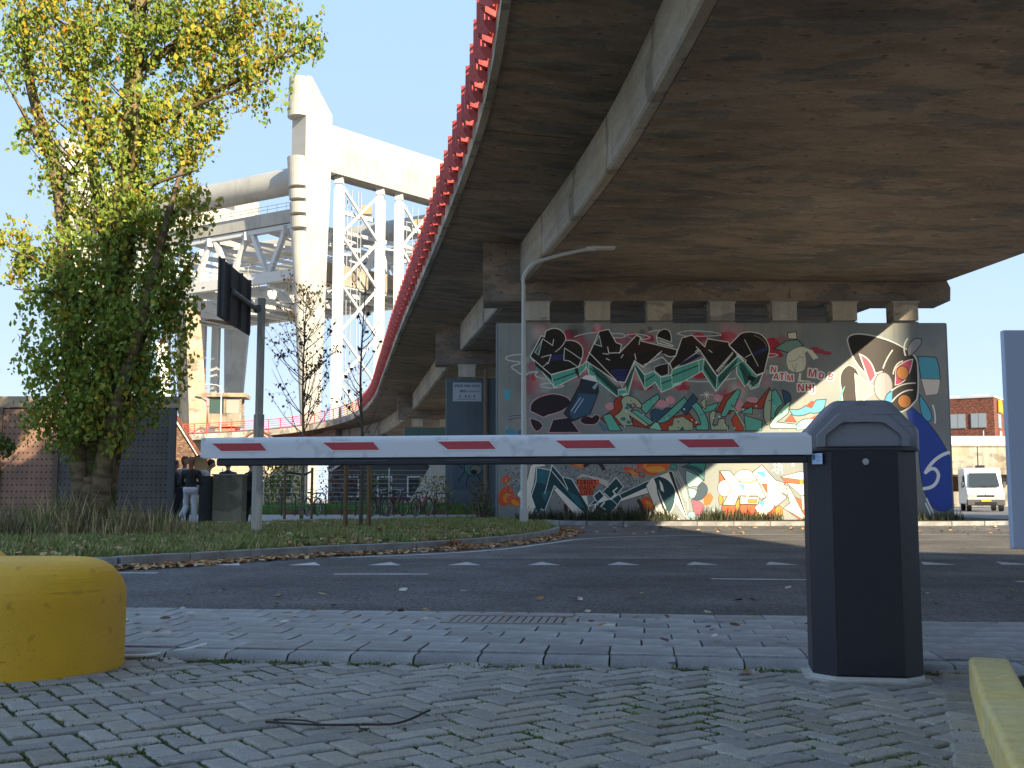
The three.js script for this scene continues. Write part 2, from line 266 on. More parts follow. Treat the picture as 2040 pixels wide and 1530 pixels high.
// ---------------------------------------------------------------- viaduct
// left edge of the deck: [x, height, forward]
const edge = new THREE.CatmullRomCurve3([[2.2, 8.95, -70], [1.6, 8.9, -30], [0.75, 8.85, 0], [-0.12, 8.8, 17.2], [-0.6, 8.8, 22.6], [-2.05, 8.79, 32.4], [-5.2, 8.7, 51.4], [-8.2, 8.5, 70], [-10.7, 8.3, 85], [-12.4, 8.0, 92], [-14.4, 7.6, 97.4], [-17.4, 7.1, 100.3], [-21.1, 6.65, 101.5], [-25.6, 6.35, 102], [-31, 6.1, 102], [-40, 5.9, 101], [-56, 5.7, 98]].map(([x, y, z]) => V(x, y, z)), false, 'centripetal');
edge.arcLengthDivisions = 1500;
const EL = edge.getLength();
function frameAt(s) { // a point of the edge, the level direction along it and to its right
  const u = Math.min(1, Math.max(0, s / EL)), p = edge.getPointAt(u), t = edge.getTangentAt(u); t.y = 0; t.normalize();
  return { p, t, r: new THREE.Vector3(-t.z, 0, t.x) };
}
function sAtZ(z) { let a = 0, b = EL; for (let k = 0; k < 40; k++) { const m = (a + b) / 2; if (-edge.getPointAt(m / EL).z < z) a = m; else b = m; } return a; }
function sweep(profile, s0, s1, step = 2.2, uvScale = 1) { // closed profile of [right, up] swept along the edge, with end caps
  const n = Math.max(1, Math.round((s1 - s0) / step)), pos = [], uv = [], P = profile.length;
  const len = [0]; for (let k = 0; k < P; k++) { const a = profile[k], b = profile[(k + 1) % P]; len.push(len[k] + Math.hypot(b[0] - a[0], b[1] - a[1])); }
  const rows = []; for (let i = 0; i <= n; i++) { const s = s0 + (s1 - s0) * i / n, { p, r } = frameAt(s); rows.push({ s, q: profile.map(([a, b]) => p.clone().addScaledVector(r, a).add(new THREE.Vector3(0, b, 0))) }); }
  const put = (v, a, b) => { pos.push(v.x, v.y, v.z); uv.push(a * uvScale, b * uvScale); };
  for (let i = 0; i < n; i++) for (let k = 0; k < P; k++) {
    const A = rows[i], B = rows[i + 1], k2 = (k + 1) % P, l0 = len[k], l1 = len[k + 1];
    put(A.q[k], l0, A.s); put(B.q[k], l0, B.s); put(B.q[k2], l1, B.s); put(A.q[k], l0, A.s); put(B.q[k2], l1, B.s); put(A.q[k2], l1, A.s);
  }
  const tris = THREE.ShapeUtils.triangulateShape(profile.map(([a, b]) => new THREE.Vector2(a, b)), []);
  for (const e of [rows[0], rows[n]]) for (const t of tris) for (const k of t) put(e.q[k], profile[k][0], profile[k][1]);
  const g = new THREE.BufferGeometry(); g.setAttribute('position', new THREE.Float32BufferAttribute(pos, 3)); g.setAttribute('uv', new THREE.Float32BufferAttribute(uv, 2)); g.computeVertexNormals(); return g;
}
const WEB = 2.5, WIDE = 13.1, SOF = -1.33, OUT = WEB + WIDE + 1.25;
const S38 = sAtZ(34.5), joints = [];
for (let k = -9; k < 16; k++) { const s = S38 - 1.0 + k * 10.1; if (s > 1 && s < EL - 1) joints.push(s); }
{
  const v = thing('viaduct', 'long curving concrete road viaduct passing overhead with cantilevered edge slabs', 'viaduct');
  const ends = [1, ...joints, EL - 1];
  for (let k = 0; k + 1 < ends.length; k++) {
    const a = ends[k] + 0.03, b = ends[k + 1] - 0.03;
    mesh('edge_slab', sweep([[0, -0.02], [0, 0.42], [WEB, 0.5], [WEB, -0.16], [0.12, -0.02]], a, b), mat.soffit, v);
    mesh('edge_slab', sweep([[WEB + WIDE, 0.5], [OUT, 0.4], [OUT, 0.0], [WEB + WIDE, -0.16]], a, b), mat.soffit, v);
    mesh('edge_trim', sweep([[-0.05, -0.06], [-0.05, 0.46], [-0.004, 0.46], [-0.004, -0.02], [0.1, -0.024], [0.1, -0.06]], a, b), mat.concrete, v);
  }
  for (let k = 0; k + 1 < ends.length; k += 2) {
    const a = ends[k] + 0.012, b = ends[Math.min(k + 2, ends.length - 1)] - 0.012;
    mesh('girder_face', sweep([[WEB + 0.003, 0.49], [WEB + 0.25, 0.49], [WEB + 0.25, SOF + 0.02], [WEB + 0.05, SOF - 0.004], [WEB + 0.003, SOF + 0.035]], a, b), mat.concrete, v);
    mesh('deck', sweep([[WEB + 0.254, 0.5], [WEB + WIDE, 0.5], [WEB + WIDE, SOF], [WEB + 0.254, SOF]], a, b), mat.soffit, v);
  }
  mesh('road_surface', sweep([[0.2, 0.51], [0.2, 0.58], [OUT - 0.2, 0.58], [OUT - 0.2, 0.51]], 1, EL - 1), mat.asphalt, v);
for (const h of [0.95, 1.25, 1.55]) mesh('far_rail', sweep([[OUT - 0.2, h - 0.03], [OUT - 0.14, h - 0.03], [OUT - 0.14, h + 0.03], [OUT - 0.2, h + 0.03]], 1, EL - 1), mat.red, v);
}
// a wall pier under the deck: crosshead, bearings and wall
const pierFrame = (s) => { const { p, t } = frameAt(s); return { p, turn: Math.atan2(-t.x, -t.z) }; };
function pier(name, label, s, turn, top, wallMat, wide, bear) {
  const { p } = frameAt(s), o = thing(name, label, 'bridge pier', [p.x, 0, -p.z], turn);
  const H = p.y + SOF - 0.002;                       // soffit
  mesh('crosshead', [metric(slab([[1.48, H - 0.61], [16.0, H - 0.61], [16.02, H - 0.2], [15.85, H + 0.16], [WEB + WIDE + 0.03, H + 0.26], [WEB + WIDE + 0.03, H - 0.003], [WEB + 0.2, H - 0.003], [WEB + 0.2, p.y - 0.17], [1.48, p.y - 0.07]], 1.4).translate(0, 0, -0.75))], mat.soffit, o);
  bear.forEach((x, i) => {
    const b = mesh('bearing_block', box(0.76, H - 0.655 - top - 0.05, 0.7, x, (top + H - 0.6) / 2, 0.28), M([0.72, 0.7, 0.64], 0.85, { map: concreteMap }), o);
    const pm = M([0.4, 0.38, 0.35], 0.8); mesh('bearing_plate', box(0.86, 0.045, 0.8, x, H - 0.638, 0.24), pm, b); mesh('bearing_plate', box(0.86, 0.03, 0.8, x, top + 0.013, 0.1), pm, b);
  });
  const w = mesh('wall', wide, wallMat, o);
  return { o, H, w };
}
// ---------------------------------------------------------------- the painted wall
const SH = { ox: 0, oy: 0, k: 1 };
function path(ctx, str) { // a tiny path language: M x y, L x y, Q x y x y, Z ; coordinates scaled by SH
  const t = str.trim().split(/[\s,]+/); let i = 0, c = 'L'; const X = () => SH.ox + SH.k * +t[i++], Y = () => SH.oy + SH.k * +t[i++];
  ctx.beginPath(); let first = true;
  while (i < t.length) {
    if (/[MLQZ]/.test(t[i])) { c = t[i++]; if (c === 'Z') ctx.closePath(); continue; }
    if (c === 'M' || first) { ctx.moveTo(X(), Y()); c = 'L'; first = false; } else if (c === 'L') ctx.lineTo(X(), Y()); else { const a = X(), b = Y(); ctx.quadraticCurveTo(a, b, X(), Y()); }
  }
}
function F(ctx, col, str, line, lw) { path(ctx, str + (str.includes('Z') ? '' : ' Z')); if (col) { ctx.fillStyle = col; ctx.fill(); } if (line) { ctx.strokeStyle = line; ctx.lineWidth = lw * SH.k; ctx.lineJoin = 'miter'; ctx.stroke(); } }
function S(ctx, col, lw, ...strs) { for (const s of strs) { path(ctx, s); ctx.strokeStyle = col; ctx.lineWidth = lw * SH.k; ctx.lineCap = 'round'; ctx.lineJoin = 'round'; ctx.stroke(); } }
function E(ctx, col, x, y, rx, ry, rot = 0, line, lw) { ctx.beginPath(); ctx.ellipse(SH.ox + SH.k * x, SH.oy + SH.k * y, SH.k * rx, SH.k * ry, rot, 0, Math.PI * 2); if (col) { ctx.fillStyle = col; ctx.fill(); } if (line) { ctx.strokeStyle = line; ctx.lineWidth = lw * SH.k; ctx.stroke(); } }
const muralTex = (() => {
  const cv = document.createElement('canvas'); cv.width = 2048; cv.height = 896; const c = cv.getContext('2d'), K = 2048 / 896;
  const view = (x, y, z) => { SH.k = K / z; SH.ox = (x - 988) * K; SH.oy = (y - 644) * K; };   // drawings are laid out on a squared sheet, z units per square
  c.fillStyle = '#7c7d79'; c.fillRect(0, 0, 2048, 896);
  let q = 77; const rd = () => (q = (q * 16807) % 2147483647) / 2147483647;
  for (let i = 0; i < 420; i++) { const x = rd() * 2048, y = rd() * 896, r = 30 + rd() * 120, g = c.createRadialGradient(x, y, 0, x, y, r); const col = ['118,128,132', '98,108,114', '140,132,122', '122,118,112', '106,116,114'][Math.floor(rd() * 5)]; g.addColorStop(0, `rgba(${col},.5)`); g.addColorStop(1, `rgba(${col},0)`); c.fillStyle = g; c.fillRect(x - r, y - r, 2 * r, 2 * r); }
  // ---- upper lettering
  view(1000, 640, 6.377);
  const red = '#a8293c', wh = '#ded6c8', tl = '#4f9c8a', td = '#1f5148', dk = '#1b1512', nv = '#252a58';
  for (const [x, y, rx, ry] of [[830, 180, 70, 75], [1200, 110, 70, 55], [1500, 260, 130, 60], [350, 580, 45, 60], [1640, 175, 60, 30], [2480, 210, 90, 60], [2860, 200, 110, 70], [2980, 250, 120, 70], [3420, 300, 100, 90], [2250, 820, 90, 70], [2480, 690, 80, 50], [1700, 830, 160, 60], [370, 720, 30, 50], [1850, 220, 60, 50], [3450, 420, 90, 50]]) { E(c, red, x, y, rx, ry); E(c, '#8d3140', x + rx * 0.6, y + ry * 0.3, rx * 0.6, ry * 0.6); }
  for (let i = 0; i < 90; i++) { const x = 250 + rd() * 3300, y = 60 + rd() * 900, r = 40 + rd() * 150, X = SH.ox + SH.k * x, Y = SH.oy + SH.k * y, q2 = SH.k * r, g = c.createRadialGradient(X, Y, 0, X, Y, q2), col = ['160,52,64', '150,70,78', '196,190,182', '112,140,140', '60,58,60', '176,120,126'][Math.floor(rd() * 6)]; g.addColorStop(0, `rgba(${col},.6)`); g.addColorStop(0.6, `rgba(${col},.35)`); g.addColorStop(1, `rgba(${col},0)`); c.fillStyle = g; c.fillRect(X - q2, Y - q2, 2 * q2, 2 * q2); }
  S(c, '#b9b8b4', 14, 'M 250 425 L Q 20 430 20 480 Q 30 510 180 520 Q 250 540 110 570 Q 70 600 160 640 Q 180 680 290 690', 'M 250 690 L Q 350 640 430 650 Q 330 710 520 740', 'M 900 200 L Q 1150 110 1400 160 Q 1560 150 1540 200 Q 1500 230 1300 200', 'M 2210 160 L Q 2300 110 2500 125 Q 2760 140 2770 180 Q 2600 200 2300 190 L 2210 160', 'M 460 820 L Q 600 760 760 830 Q 640 880 470 840', 'M 2300 760 L Q 2600 800 2950 730', 'M 3350 420 L Q 3480 410 3490 440 Q 3400 470 3350 460', 'M 1850 140 L Q 1950 100 2120 130', 'M 1560 180 L Q 1700 140 1860 200 Q 1880 230 1700 240');
  // extrusions
  F(c, tl, 'M 340 460 L 600 690 L 1000 560 L 1060 500 L 1080 530 L 1450 880 L 1540 860 L 1665 530 L 1790 690 L 1900 640 L 1990 720 L 2130 690 L 2140 620 L 2480 500 L 2540 480 L 2710 700 L 2980 440 L 3060 500 L 3230 690 L 3300 650 L 3230 840 L 3140 870 L 3090 800 L 3060 840 L 2960 680 L 2960 560 L 2690 900 L 2520 640 L 2140 850 L 2000 910 L 1920 780 L 1790 880 L 1665 600 L 1570 960 L 1450 980 L 1080 680 L 1050 590 L 960 690 L 640 850 Z', wh, 11);
  F(c, td, 'M 1090 520 L 1140 560 L 1450 860 L 1450 970 L 1170 700 Z'); F(c, td, 'M 2560 500 L 2710 720 L 2690 870 L 2540 610 Z'); F(c, td, 'M 1670 560 L 1780 700 L 1790 850 L 1690 640 Z'); F(c, dk, 'M 610 700 L 610 760 L 400 570 L 380 500 Z'); F(c, dk, 'M 890 580 L 940 600 L 960 740 L 910 660 Z'); F(c, dk, 'M 1990 560 L 2090 540 L 2090 680 L 2000 710 L 1920 640 L 1910 590 Z', wh, 8);
  F(c, td, 'M 1540 800 L 1660 560 L 1660 620 L 1560 880 Z'); F(c, td, 'M 2720 720 L 2970 480 L 2960 540 L 2730 800 Z'); F(c, td, 'M 2990 540 L 3070 830 L 3150 690 L 3020 510 Z'); F(c, td, 'M 3190 720 L 3230 700 L 3290 670 L 3240 790 L 3160 850 L 3110 790 Z', wh, 7); F(c, dk, 'M 3110 690 L 3200 720 L 3160 780 L 3090 740 Z');
  S(c, '#17201f', 12, 'M 620 765 L 940 650', 'M 2140 700 L 2470 570', 'M 1790 770 L 1910 690', 'M 2000 800 L 2130 750', 'M 1090 600 L 1440 900', 'M 2540 580 L 2700 800', 'M 2740 790 L 2960 570', 'M 3000 600 L 3070 690');
  S(c, wh, 7, 'M 600 690 L 640 850', 'M 1450 880 L 1450 980', 'M 1540 860 L 1570 960', 'M 1790 690 L 1790 880', 'M 1990 720 L 2000 910', 'M 2130 690 L 2140 850', 'M 2480 500 L 2480 660', 'M 2540 480 L 2530 640', 'M 2710 700 L 2690 900', 'M 3060 500 L 2960 560', 'M 1440 880 L 1540 880', 'M 1480 790 L 1500 850 L 1520 800', 'M 1050 500 L 1030 660', 'M 1080 530 L 1080 680');
  F(c, '#d7d8cf', 'M 970 740 L 1040 690 L 1160 700 L 1180 780 L 1000 760 Z'); F(c, '#a9cfc4', 'M 2150 800 L 2260 770 L 2250 810 L 2150 845 Z'); F(c, '#a9cfc4', 'M 1490 930 L 1560 920 L 1550 955 L 1490 970 Z');
  // dark letters
  F(c, dk, 'M 330 455 L 475 185 L 515 205 L 530 130 Q 640 55 735 125 Q 805 195 782 250 Q 900 230 975 305 Q 1030 370 985 495 L 945 590 L 595 685 Z', wh, 12);
  F(c, '#2e1d15', 'M 545 140 L Q 640 80 720 140 Q 775 200 760 250 L 690 190 L 600 140 Z'); F(c, '#2e1d15', 'M 800 270 L Q 900 260 965 330 L 960 440 L 880 340 Z');
  F(c, nv, 'M 615 435 L 775 415 L 750 490 L 590 512 Z'); F(c, '#3e6b66', 'M 390 400 L 490 230 L 440 440 Z', wh, 8); S(c, wh, 10, 'M 490 225 L 618 312 L 632 232', 'M 650 395 L Q 740 340 775 260', 'M 760 500 L 770 345 L 870 410 L 985 492', 'M 470 465 L 600 430 L 560 545 Z', 'M 760 500 L 830 510 L 945 590', 'M 500 580 L Q 530 550 560 540'); F(c, '#2a1a1a', 'M 340 452 L 400 410 L 545 520 L 510 570 Z');
  F(c, dk, 'M 1045 510 L 1215 130 L 1335 105 L 1430 275 L 1497 300 L 1475 405 L 1690 180 L 1748 212 L 1750 255 L 2205 368 L 2190 440 Q 2080 490 2015 382 L 1770 590 L 1662 505 L 1538 785 L 1432 772 Z', wh, 12);
  F(c, '#2e1d15', 'M 1500 400 L 1690 200 L 1740 260 L 2180 380 L 2100 440 L 1900 370 L 1600 470 Z'); F(c, '#2e1d15', 'M 1440 290 L 1490 310 L 1460 400 L 1400 400 Z');
  F(c, nv, 'M 1350 620 L 1575 612 L 1535 770 L 1432 770 Z'); S(c, '#161634', 10, 'M 1370 660 L 1560 650', 'M 1400 700 L 1550 690'); F(c, '#33514c', 'M 1150 295 L 1215 185 L 1243 325 Z', wh, 9); S(c, wh, 12, 'M 1080 400 L 1430 765', 'M 1320 330 L 1335 410 L 1475 405', 'M 1260 415 L 1330 425', 'M 1300 480 L 1345 500', 'M 1490 470 L 1520 430', 'M 1665 420 L 1680 490', 'M 1715 545 L 1770 580', 'M 1740 210 L 1720 300', 'M 2010 385 L 1950 430', 'M 1780 560 L 2015 460 L 2110 560');
  F(c, dk, 'M 1945 200 L Q 1970 105 2060 102 Q 2150 120 2130 270 Z', wh, 10); S(c, wh, 12, 'M 1945 210 L 1960 280 L 2150 330', 'M 1990 250 L 2160 315');
  F(c, dk, 'M 2110 540 L 2190 440 L 2270 215 L 2400 178 L 2560 330 L 2595 225 L 2865 270 L 2872 315 L 2985 440 L 2712 705 L 2495 372 L 2140 625 Z', wh, 12);
  F(c, '#2e1d15', 'M 2280 220 L 2400 190 L 2560 345 L 2610 240 L 2850 280 L 2700 330 L 2600 420 L 2470 330 L 2330 300 Z'); F(c, '#1d2148', 'M 2220 560 L 2440 420 L 2520 440 L 2300 560 Z'); S(c, wh, 12, 'M 2610 370 L 2650 400', 'M 2450 330 L 2490 370', 'M 2440 390 L 2480 360', 'M 2700 640 L 2915 400'); F(c, '#b9b8b4', 'M 2710 640 L 2905 400 L 2920 420 L 2725 660 Z');
  c.save(); c.translate(SH.ox + SH.k * 2730, SH.oy + SH.k * 690); c.rotate(-0.85); c.fillStyle = '#8a8a86'; c.font = `bold ${Math.round(SH.k * 95)}px sans-serif`; c.fillText('aya.', 0, 0); c.restore();
  F(c, dk, 'M 2870 310 L 3020 160 Q 3130 110 3280 170 Q 3395 265 3380 390 L 3310 655 L 3210 692 L 2990 430 Z', wh, 12); F(c, nv, 'M 3180 400 L 3350 320 L 3360 370 L 3190 450 Z'); F(c, '#2e1d15', 'M 3030 170 L Q 3130 125 3270 185 Q 3350 250 3360 320 L 3250 220 L 3100 190 Z'); S(c, wh, 9, 'M 3068 235 L 3235 575', 'M 3075 465 L 3150 425'); S(c, '#b9a58c', 5, 'M 3190 180 L Q 3330 230 3350 330');
  S(c, wh, 11, 'M 2985 420 L 3085 505 L 3070 525 L 2965 445 Z');
  // plain dark shapes and a steel-blue block at the left of the middle row
  S(c, '#3e4560', 10, 'M 70 1220 L Q 150 1190 260 1210', 'M 60 1260 L Q 150 1230 260 1235'); E(c, '#3f7f95', 80, 1420, 70, 45); E(c, '#3a5f85', 220, 1420, 50, 30); E(c, '#3f95a5', 35, 920, 40, 45); E(c, '#3f95a5', 45, 985, 35, 30); E(c, '#5b96a5', 35, 1355, 18, 18);
  F(c, '#21151a', 'M 335 1080 Q 380 960 620 930 Q 830 950 850 1040 Q 800 1150 560 1200 L 500 1230 L 330 1150 Z', '#c98f9a', 12); F(c, '#21151a', 'M 330 1240 L Q 480 1270 490 1340 Q 440 1420 400 1400 Q 330 1330 330 1240 Z', '#c98f9a', 10); F(c, '#1f1a26', 'M 560 1420 L 620 1260 L 820 1230 L 960 1420 Z', '#c98f9a', 9); F(c, '#21151a', 'M 960 1260 Q 1040 1180 1110 1230 Q 1190 1160 1215 1230 Q 1190 1340 1080 1320 Q 980 1330 960 1260 Z', '#c98f9a', 10);
  F(c, '#222f3d', 'M 760 1180 L 960 820 L 980 740 L 1190 790 L 1200 900 L 1090 1190 L 860 1280 Z', '#12181f', 10); F(c, '#32506a', 'M 950 920 L 1180 940 L 1080 1190 L 870 1250 L 830 1180 Z'); S(c, '#a9bdcb', 10, 'M 850 1150 L 970 980', 'M 890 1170 L 1005 995'); F(c, '#8fa4b2', 'M 1120 850 L 1180 780 L 1200 800 L 1150 880 Z'); F(c, '#4e6d83', 'M 1190 1300 L 1240 1290 L 1330 1400 L 1250 1410 Z');
  // ---- middle lettering
  const g1 = '#9aa68c', g2 = '#5aa594', g3 = '#2f6f7c', rd2 = '#9a3a2c', pk = '#bd8792', bl = '#2b4a66', ln = '#1c1512';
  for (const [x, y, rx, ry] of [[1360, 1090, 80, 50], [2000, 1060, 90, 50], [2110, 1010, 60, 50], [2720, 985, 60, 45], [2970, 1070, 60, 80], [3150, 1010, 80, 40], [3420, 1050, 90, 40]]) E(c, pk, x, y, rx, ry);
  F(c, rd2, 'M 1220 1240 L 1400 1120 L 1390 1040 Q 1430 960 1500 955 L 1620 1330 L 1300 1320 Z', ln, 9); F(c, rd2, 'M 1600 1090 L 1700 1200 L 1890 1330 L 2100 1230 L 2350 1180 L 2480 1340 L 2050 1400 L 1640 1340 Z', ln, 8);
  F(c, g1, 'M 1480 1030 Q 1500 950 1580 955 Q 1700 960 1770 1110 L 1700 1110 Q 1600 1040 1590 1090 L 1840 1310 L 1800 1350 L 1590 1210 L 1640 1330 L 1500 1340 L 1390 1210 Q 1540 1140 1480 1030 Z', ln, 11); F(c, g2, 'M 1600 1140 L 1690 1140 L 1900 1290 L 1840 1330 Z', ln, 9); F(c, g2, 'M 1750 1060 L 1950 930 L 1980 985 L 1800 1190 L 1740 1130 Z', ln, 11);
  F(c, g2, 'M 1250 1210 L 1350 1180 L 1490 1400 L 1330 1400 Z', ln, 9); F(c, '#7fc0a8', 'M 1830 1370 L 1940 1260 L 2000 1400 Z', ln, 8); E(c, g3, 1570, 1070, 25, 20); E(c, g3, 1560, 1110, 30, 20); E(c, g3, 1510, 1250, 35, 25); E(c, g3, 1580, 1290, 30, 22); E(c, '#9aa68c', 1640, 1080, 30, 24, 0, '#8a3a30', 16);
  F(c, bl, 'M 1850 1180 Q 1880 1100 1960 1130 Q 2010 1170 2050 1110 L 2170 1110 L 2030 1280 Q 1900 1320 1860 1240 Z', ln, 9); F(c, g2, 'M 1930 1290 L 2290 970 L 2340 1040 L 2080 1270 Q 2000 1320 1930 1290 Z', ln, 11); F(c, bl, 'M 2240 1130 L 2400 930 L 2460 1000 L 2310 1200 Z', ln, 10); F(c, g2, 'M 2370 1090 L 2440 1030 Q 2560 1150 2590 1310 L 2590 1390 L 2430 1390 L 2430 1330 L 2490 1320 Q 2470 1180 2370 1090 Z', ln, 11);
  F(c, g1, 'M 2130 1330 L 2150 1240 L 2270 1220 L 2390 1300 L 2390 1390 L 2080 1400 L 2080 1340 Z', ln, 8); F(c, bl, 'M 2220 1390 L 2260 1340 L 2290 1400 Z'); F(c, g2, 'M 2500 1110 L 2720 1040 L 2680 1140 L 2540 1170 Z', ln, 9); F(c, g1, 'M 2490 1040 L 2560 970 L 2560 1130 L 2520 1100 Z', ln, 8);
  F(c, rd2, 'M 2690 1160 L 2800 960 L 2950 880 L 2990 950 L 2860 1190 Z', ln, 9); F(c, g2, 'M 2740 1220 L 2830 1020 L 2950 880 Q 3010 860 3000 920 L 2900 1150 L 2860 1140 L 2810 1220 Z', ln, 10); F(c, g1, 'M 2600 1200 L 2640 1140 L 2690 1160 L 2640 1320 L 2700 1330 L 2720 1250 L 2800 1240 L 2800 1330 L 2850 1340 L 2830 1390 L 2620 1390 Z', ln, 10); F(c, '#b5462f', 'M 2880 1260 L 2940 1180 L 3060 1400 L 2930 1400 Z', ln, 8); F(c, g1, 'M 2880 1070 L 2910 1080 L 3100 1400 L 3050 1400 Z', ln, 7);
  F(c, rd2, 'M 3010 1110 L 3080 1030 L 3200 1060 L 3220 1030 L 3370 850 L 3390 900 L 3270 1120 Z', ln, 9); F(c, g1, 'M 3290 1150 Q 3300 1000 3380 870 L 3480 1000 Q 3400 1130 3370 1290 L 3330 1330 Q 3280 1260 3290 1150 Z', ln, 11); F(c, g2, 'M 3400 900 L 3450 870 L 3520 1000 L 3540 1060 L 3480 1100 Q 3420 1180 3430 1250 L 3380 1230 Z', ln, 10); F(c, g2, 'M 2990 1170 L 3150 1090 L 3150 1190 Z', ln, 8); F(c, g2, 'M 3040 1200 L 3270 1270 L 3260 1400 L 3060 1400 Z', ln, 9); F(c, '#8fc7a8', 'M 3360 1330 L 3500 1130 L 3640 1000 L 3600 1180 L 3450 1290 L 3720 1320 L 3720 1370 L 3380 1370 Z', ln, 10); F(c, bl, 'M 3530 880 Q 3660 900 3640 1020 L 3560 1060 Z', ln, 9);
  F(c, '#4d8f9c', 'M 3610 1120 Q 3740 1160 3820 1080 L 3900 1110 L 3960 1010 L 4090 1000 L 4060 1110 Q 4000 1200 3880 1170 Q 3760 1230 3660 1200 Z', ln, 9); F(c, '#b5462f', 'M 3560 1280 L 3640 1190 L 3700 1290 Z', ln, 7); F(c, '#7fb7bf', 'M 3700 1330 Q 3760 1240 3860 1250 L 4060 1220 L 3960 1370 L 3700 1390 Z', ln, 8); F(c, '#d7d8cf', 'M 3800 1370 L 3880 1280 L 3960 1370 Z'); F(c, '#b5462f', 'M 3860 1250 L 3960 1200 L 4060 1220 L 3960 1260 Z'); F(c, rd2, 'M 3830 1080 L 3900 1020 L 3950 1030 L 3900 1110 Z');
  S(c, wh, 8, 'M 2570 900 L 2570 1010', 'M 2490 945 L 2650 940', 'M 2540 910 L 2600 980', 'M 2600 915 L 2540 980'); for (let i = 0; i < 60; i++) E(c, ['#2f6f7c', '#8fb8b0', '#c7d4c4', bl][i % 4], 1500 + rd() * 2300, 1000 + rd() * 390, 6 + rd() * 10, 6 + rd() * 10);
  // ---- figure-like plain shapes and red tags, upper right
  view(1500, 640, 5.1);
  F(c, '#6f8a7e', 'M 205 280 L 330 200 L 450 190 L 500 250 L 400 310 L 330 320 Z', ln, 8); F(c, '#c9c3b2', 'M 345 120 L 435 110 L 440 185 L 350 180 Z', ln, 7); F(c, '#c9c6ad', 'M 340 330 Q 420 260 500 260 L 600 300 L 660 380 L 600 400 L 540 310 L 520 330 Q 540 430 510 500 Q 420 560 340 490 Q 310 410 340 330 Z', '#6c7566', 6); F(c, '#c9c6ad', 'M 450 530 L 480 530 L 470 600 L 570 610 L 570 630 L 430 625 Z', '#6c7566', 5); S(c, '#6c7566', 5, 'M 350 410 L Q 430 420 460 360 L 500 380', 'M 380 440 L 420 530', 'M 430 440 L 410 520'); for (const [x, y, r] of [[660, 310, 60], [740, 330, 50], [620, 280, 40]]) E(c, '#97384a', x, y, r, r * 0.4);
  c.save(); c.textAlign = 'center'; c.lineJoin = 'round';
  const word = (t, x, y, h, rot) => { c.save(); c.translate(SH.ox + SH.k * x, SH.oy + SH.k * y); c.rotate(rot); c.font = `bold ${Math.round(SH.k * h)}px sans-serif`; c.strokeStyle = '#efe2cf'; c.lineWidth = SH.k * 26; c.strokeText(t, 0, 0); c.fillStyle = '#b2382f'; c.fillText(t, 0, 0); c.restore(); };
  word('N', 190, 530, 90, 0.1); word('A', 215, 600, 90, 0.1); word('Ti', 290, 600, 95, 0.05); word('M', 360, 610, 80, 0); word('M', 585, 570, 110, 0.1); word('D', 675, 590, 90, 0.1); word('B', 765, 605, 100, 0.2); word('NHJ', 520, 715, 100, -0.02); c.restore();
  // large dark and grey curved forms at the right end
  F(c, '#2a2420', 'M 960 230 Q 930 130 1080 130 Q 1330 150 1520 270 Q 1640 330 1660 420 Q 1670 700 1640 800 Q 1560 900 1470 930 L 1380 880 Q 1250 600 1290 520 L 1150 560 Q 1000 430 960 230 Z', '#c9c6bd', 14); F(c, '#2a2420', 'M 870 650 Q 850 500 960 450 Q 1050 470 1060 560 L 1040 840 L 890 840 Z', '#b9b6ad', 10); F(c, '#8d8a88', 'M 1020 540 L 1170 640 L 1250 700 L 1060 840 L 1030 840 Z', '#d9d6cd', 8); F(c, '#a53c4a', 'M 1075 340 Q 1200 380 1230 560 L 1170 640 Z', '#c9c6bd', 12); E(c, '#8d8a8c', 1305, 670, 95, 145, 0.05, '#3a3632', 7); F(c, '#4a93b3', 'M 1310 820 L Q 1330 730 1400 710 L 1390 840 Z', ln, 8); F(c, '#a53c5a', 'M 1440 480 Q 1530 400 1615 390 Q 1570 640 1425 655 Z', '#c9c6bd', 9); E(c, '#a86c34', 1505, 530, 62, 70, 0, ln, 8); E(c, '#a86c34', 1515, 820, 68, 68, 0, ln, 8); S(c, '#c9c6bd', 13, 'M 1310 480 L Q 1340 390 1410 300', 'M 1410 540 L Q 1430 430 1510 410', 'M 1390 710 L Q 1490 630 1630 635', 'M 1390 820 L Q 1490 700 1600 705'); F(c, '#8d8a8c', 'M 1570 360 Q 1540 250 1640 180 Q 1740 160 1700 240 Q 1640 320 1600 350 Z', '#3a3632', 9); S(c, '#d9d6cd', 16, 'M 1540 350 L Q 1510 250 1570 180');
  F(c, '#4a93a3', 'M 1665 360 L 1850 370 Q 1890 470 1885 595 L 1690 590 Z', '#2a2624', 8); F(c, '#c9bdb0', 'M 1690 590 L 1885 595 Q 1880 700 1850 750 L 1730 765 Z', '#6a625a', 8); F(c, '#4f9bb0', 'M 1670 750 Q 1790 900 1785 1000 Q 1750 1050 1700 1000 Q 1660 900 1670 750 Z', '#2a4a5a', 9); S(c, '#c9d4d6', 14, 'M 1800 860 L Q 1830 950 1815 1040'); F(c, '#5aa594', 'M 850 830 L Q 860 720 920 660 L 880 760 L 870 840 Z');
  F(c, '#25418f', 'M 1530 930 L 1590 880 Q 1830 1080 1960 1400 Q 2010 1720 1960 1880 Q 1880 1960 1780 1900 Q 1640 1800 1640 1300 Z', '#16265c', 8); S(c, '#e2e6ea', 34, 'M 1940 1340 L Q 1790 1380 1700 1540 Q 1800 1450 1830 1560 Q 1820 1690 1680 1700'); S(c, '#d9dde0', 16, 'M 1700 1800 L 1780 1990', 'M 1690 1850 L 1750 1990');
  // ---- lower left lettering
  view(980, 900, 6.375);
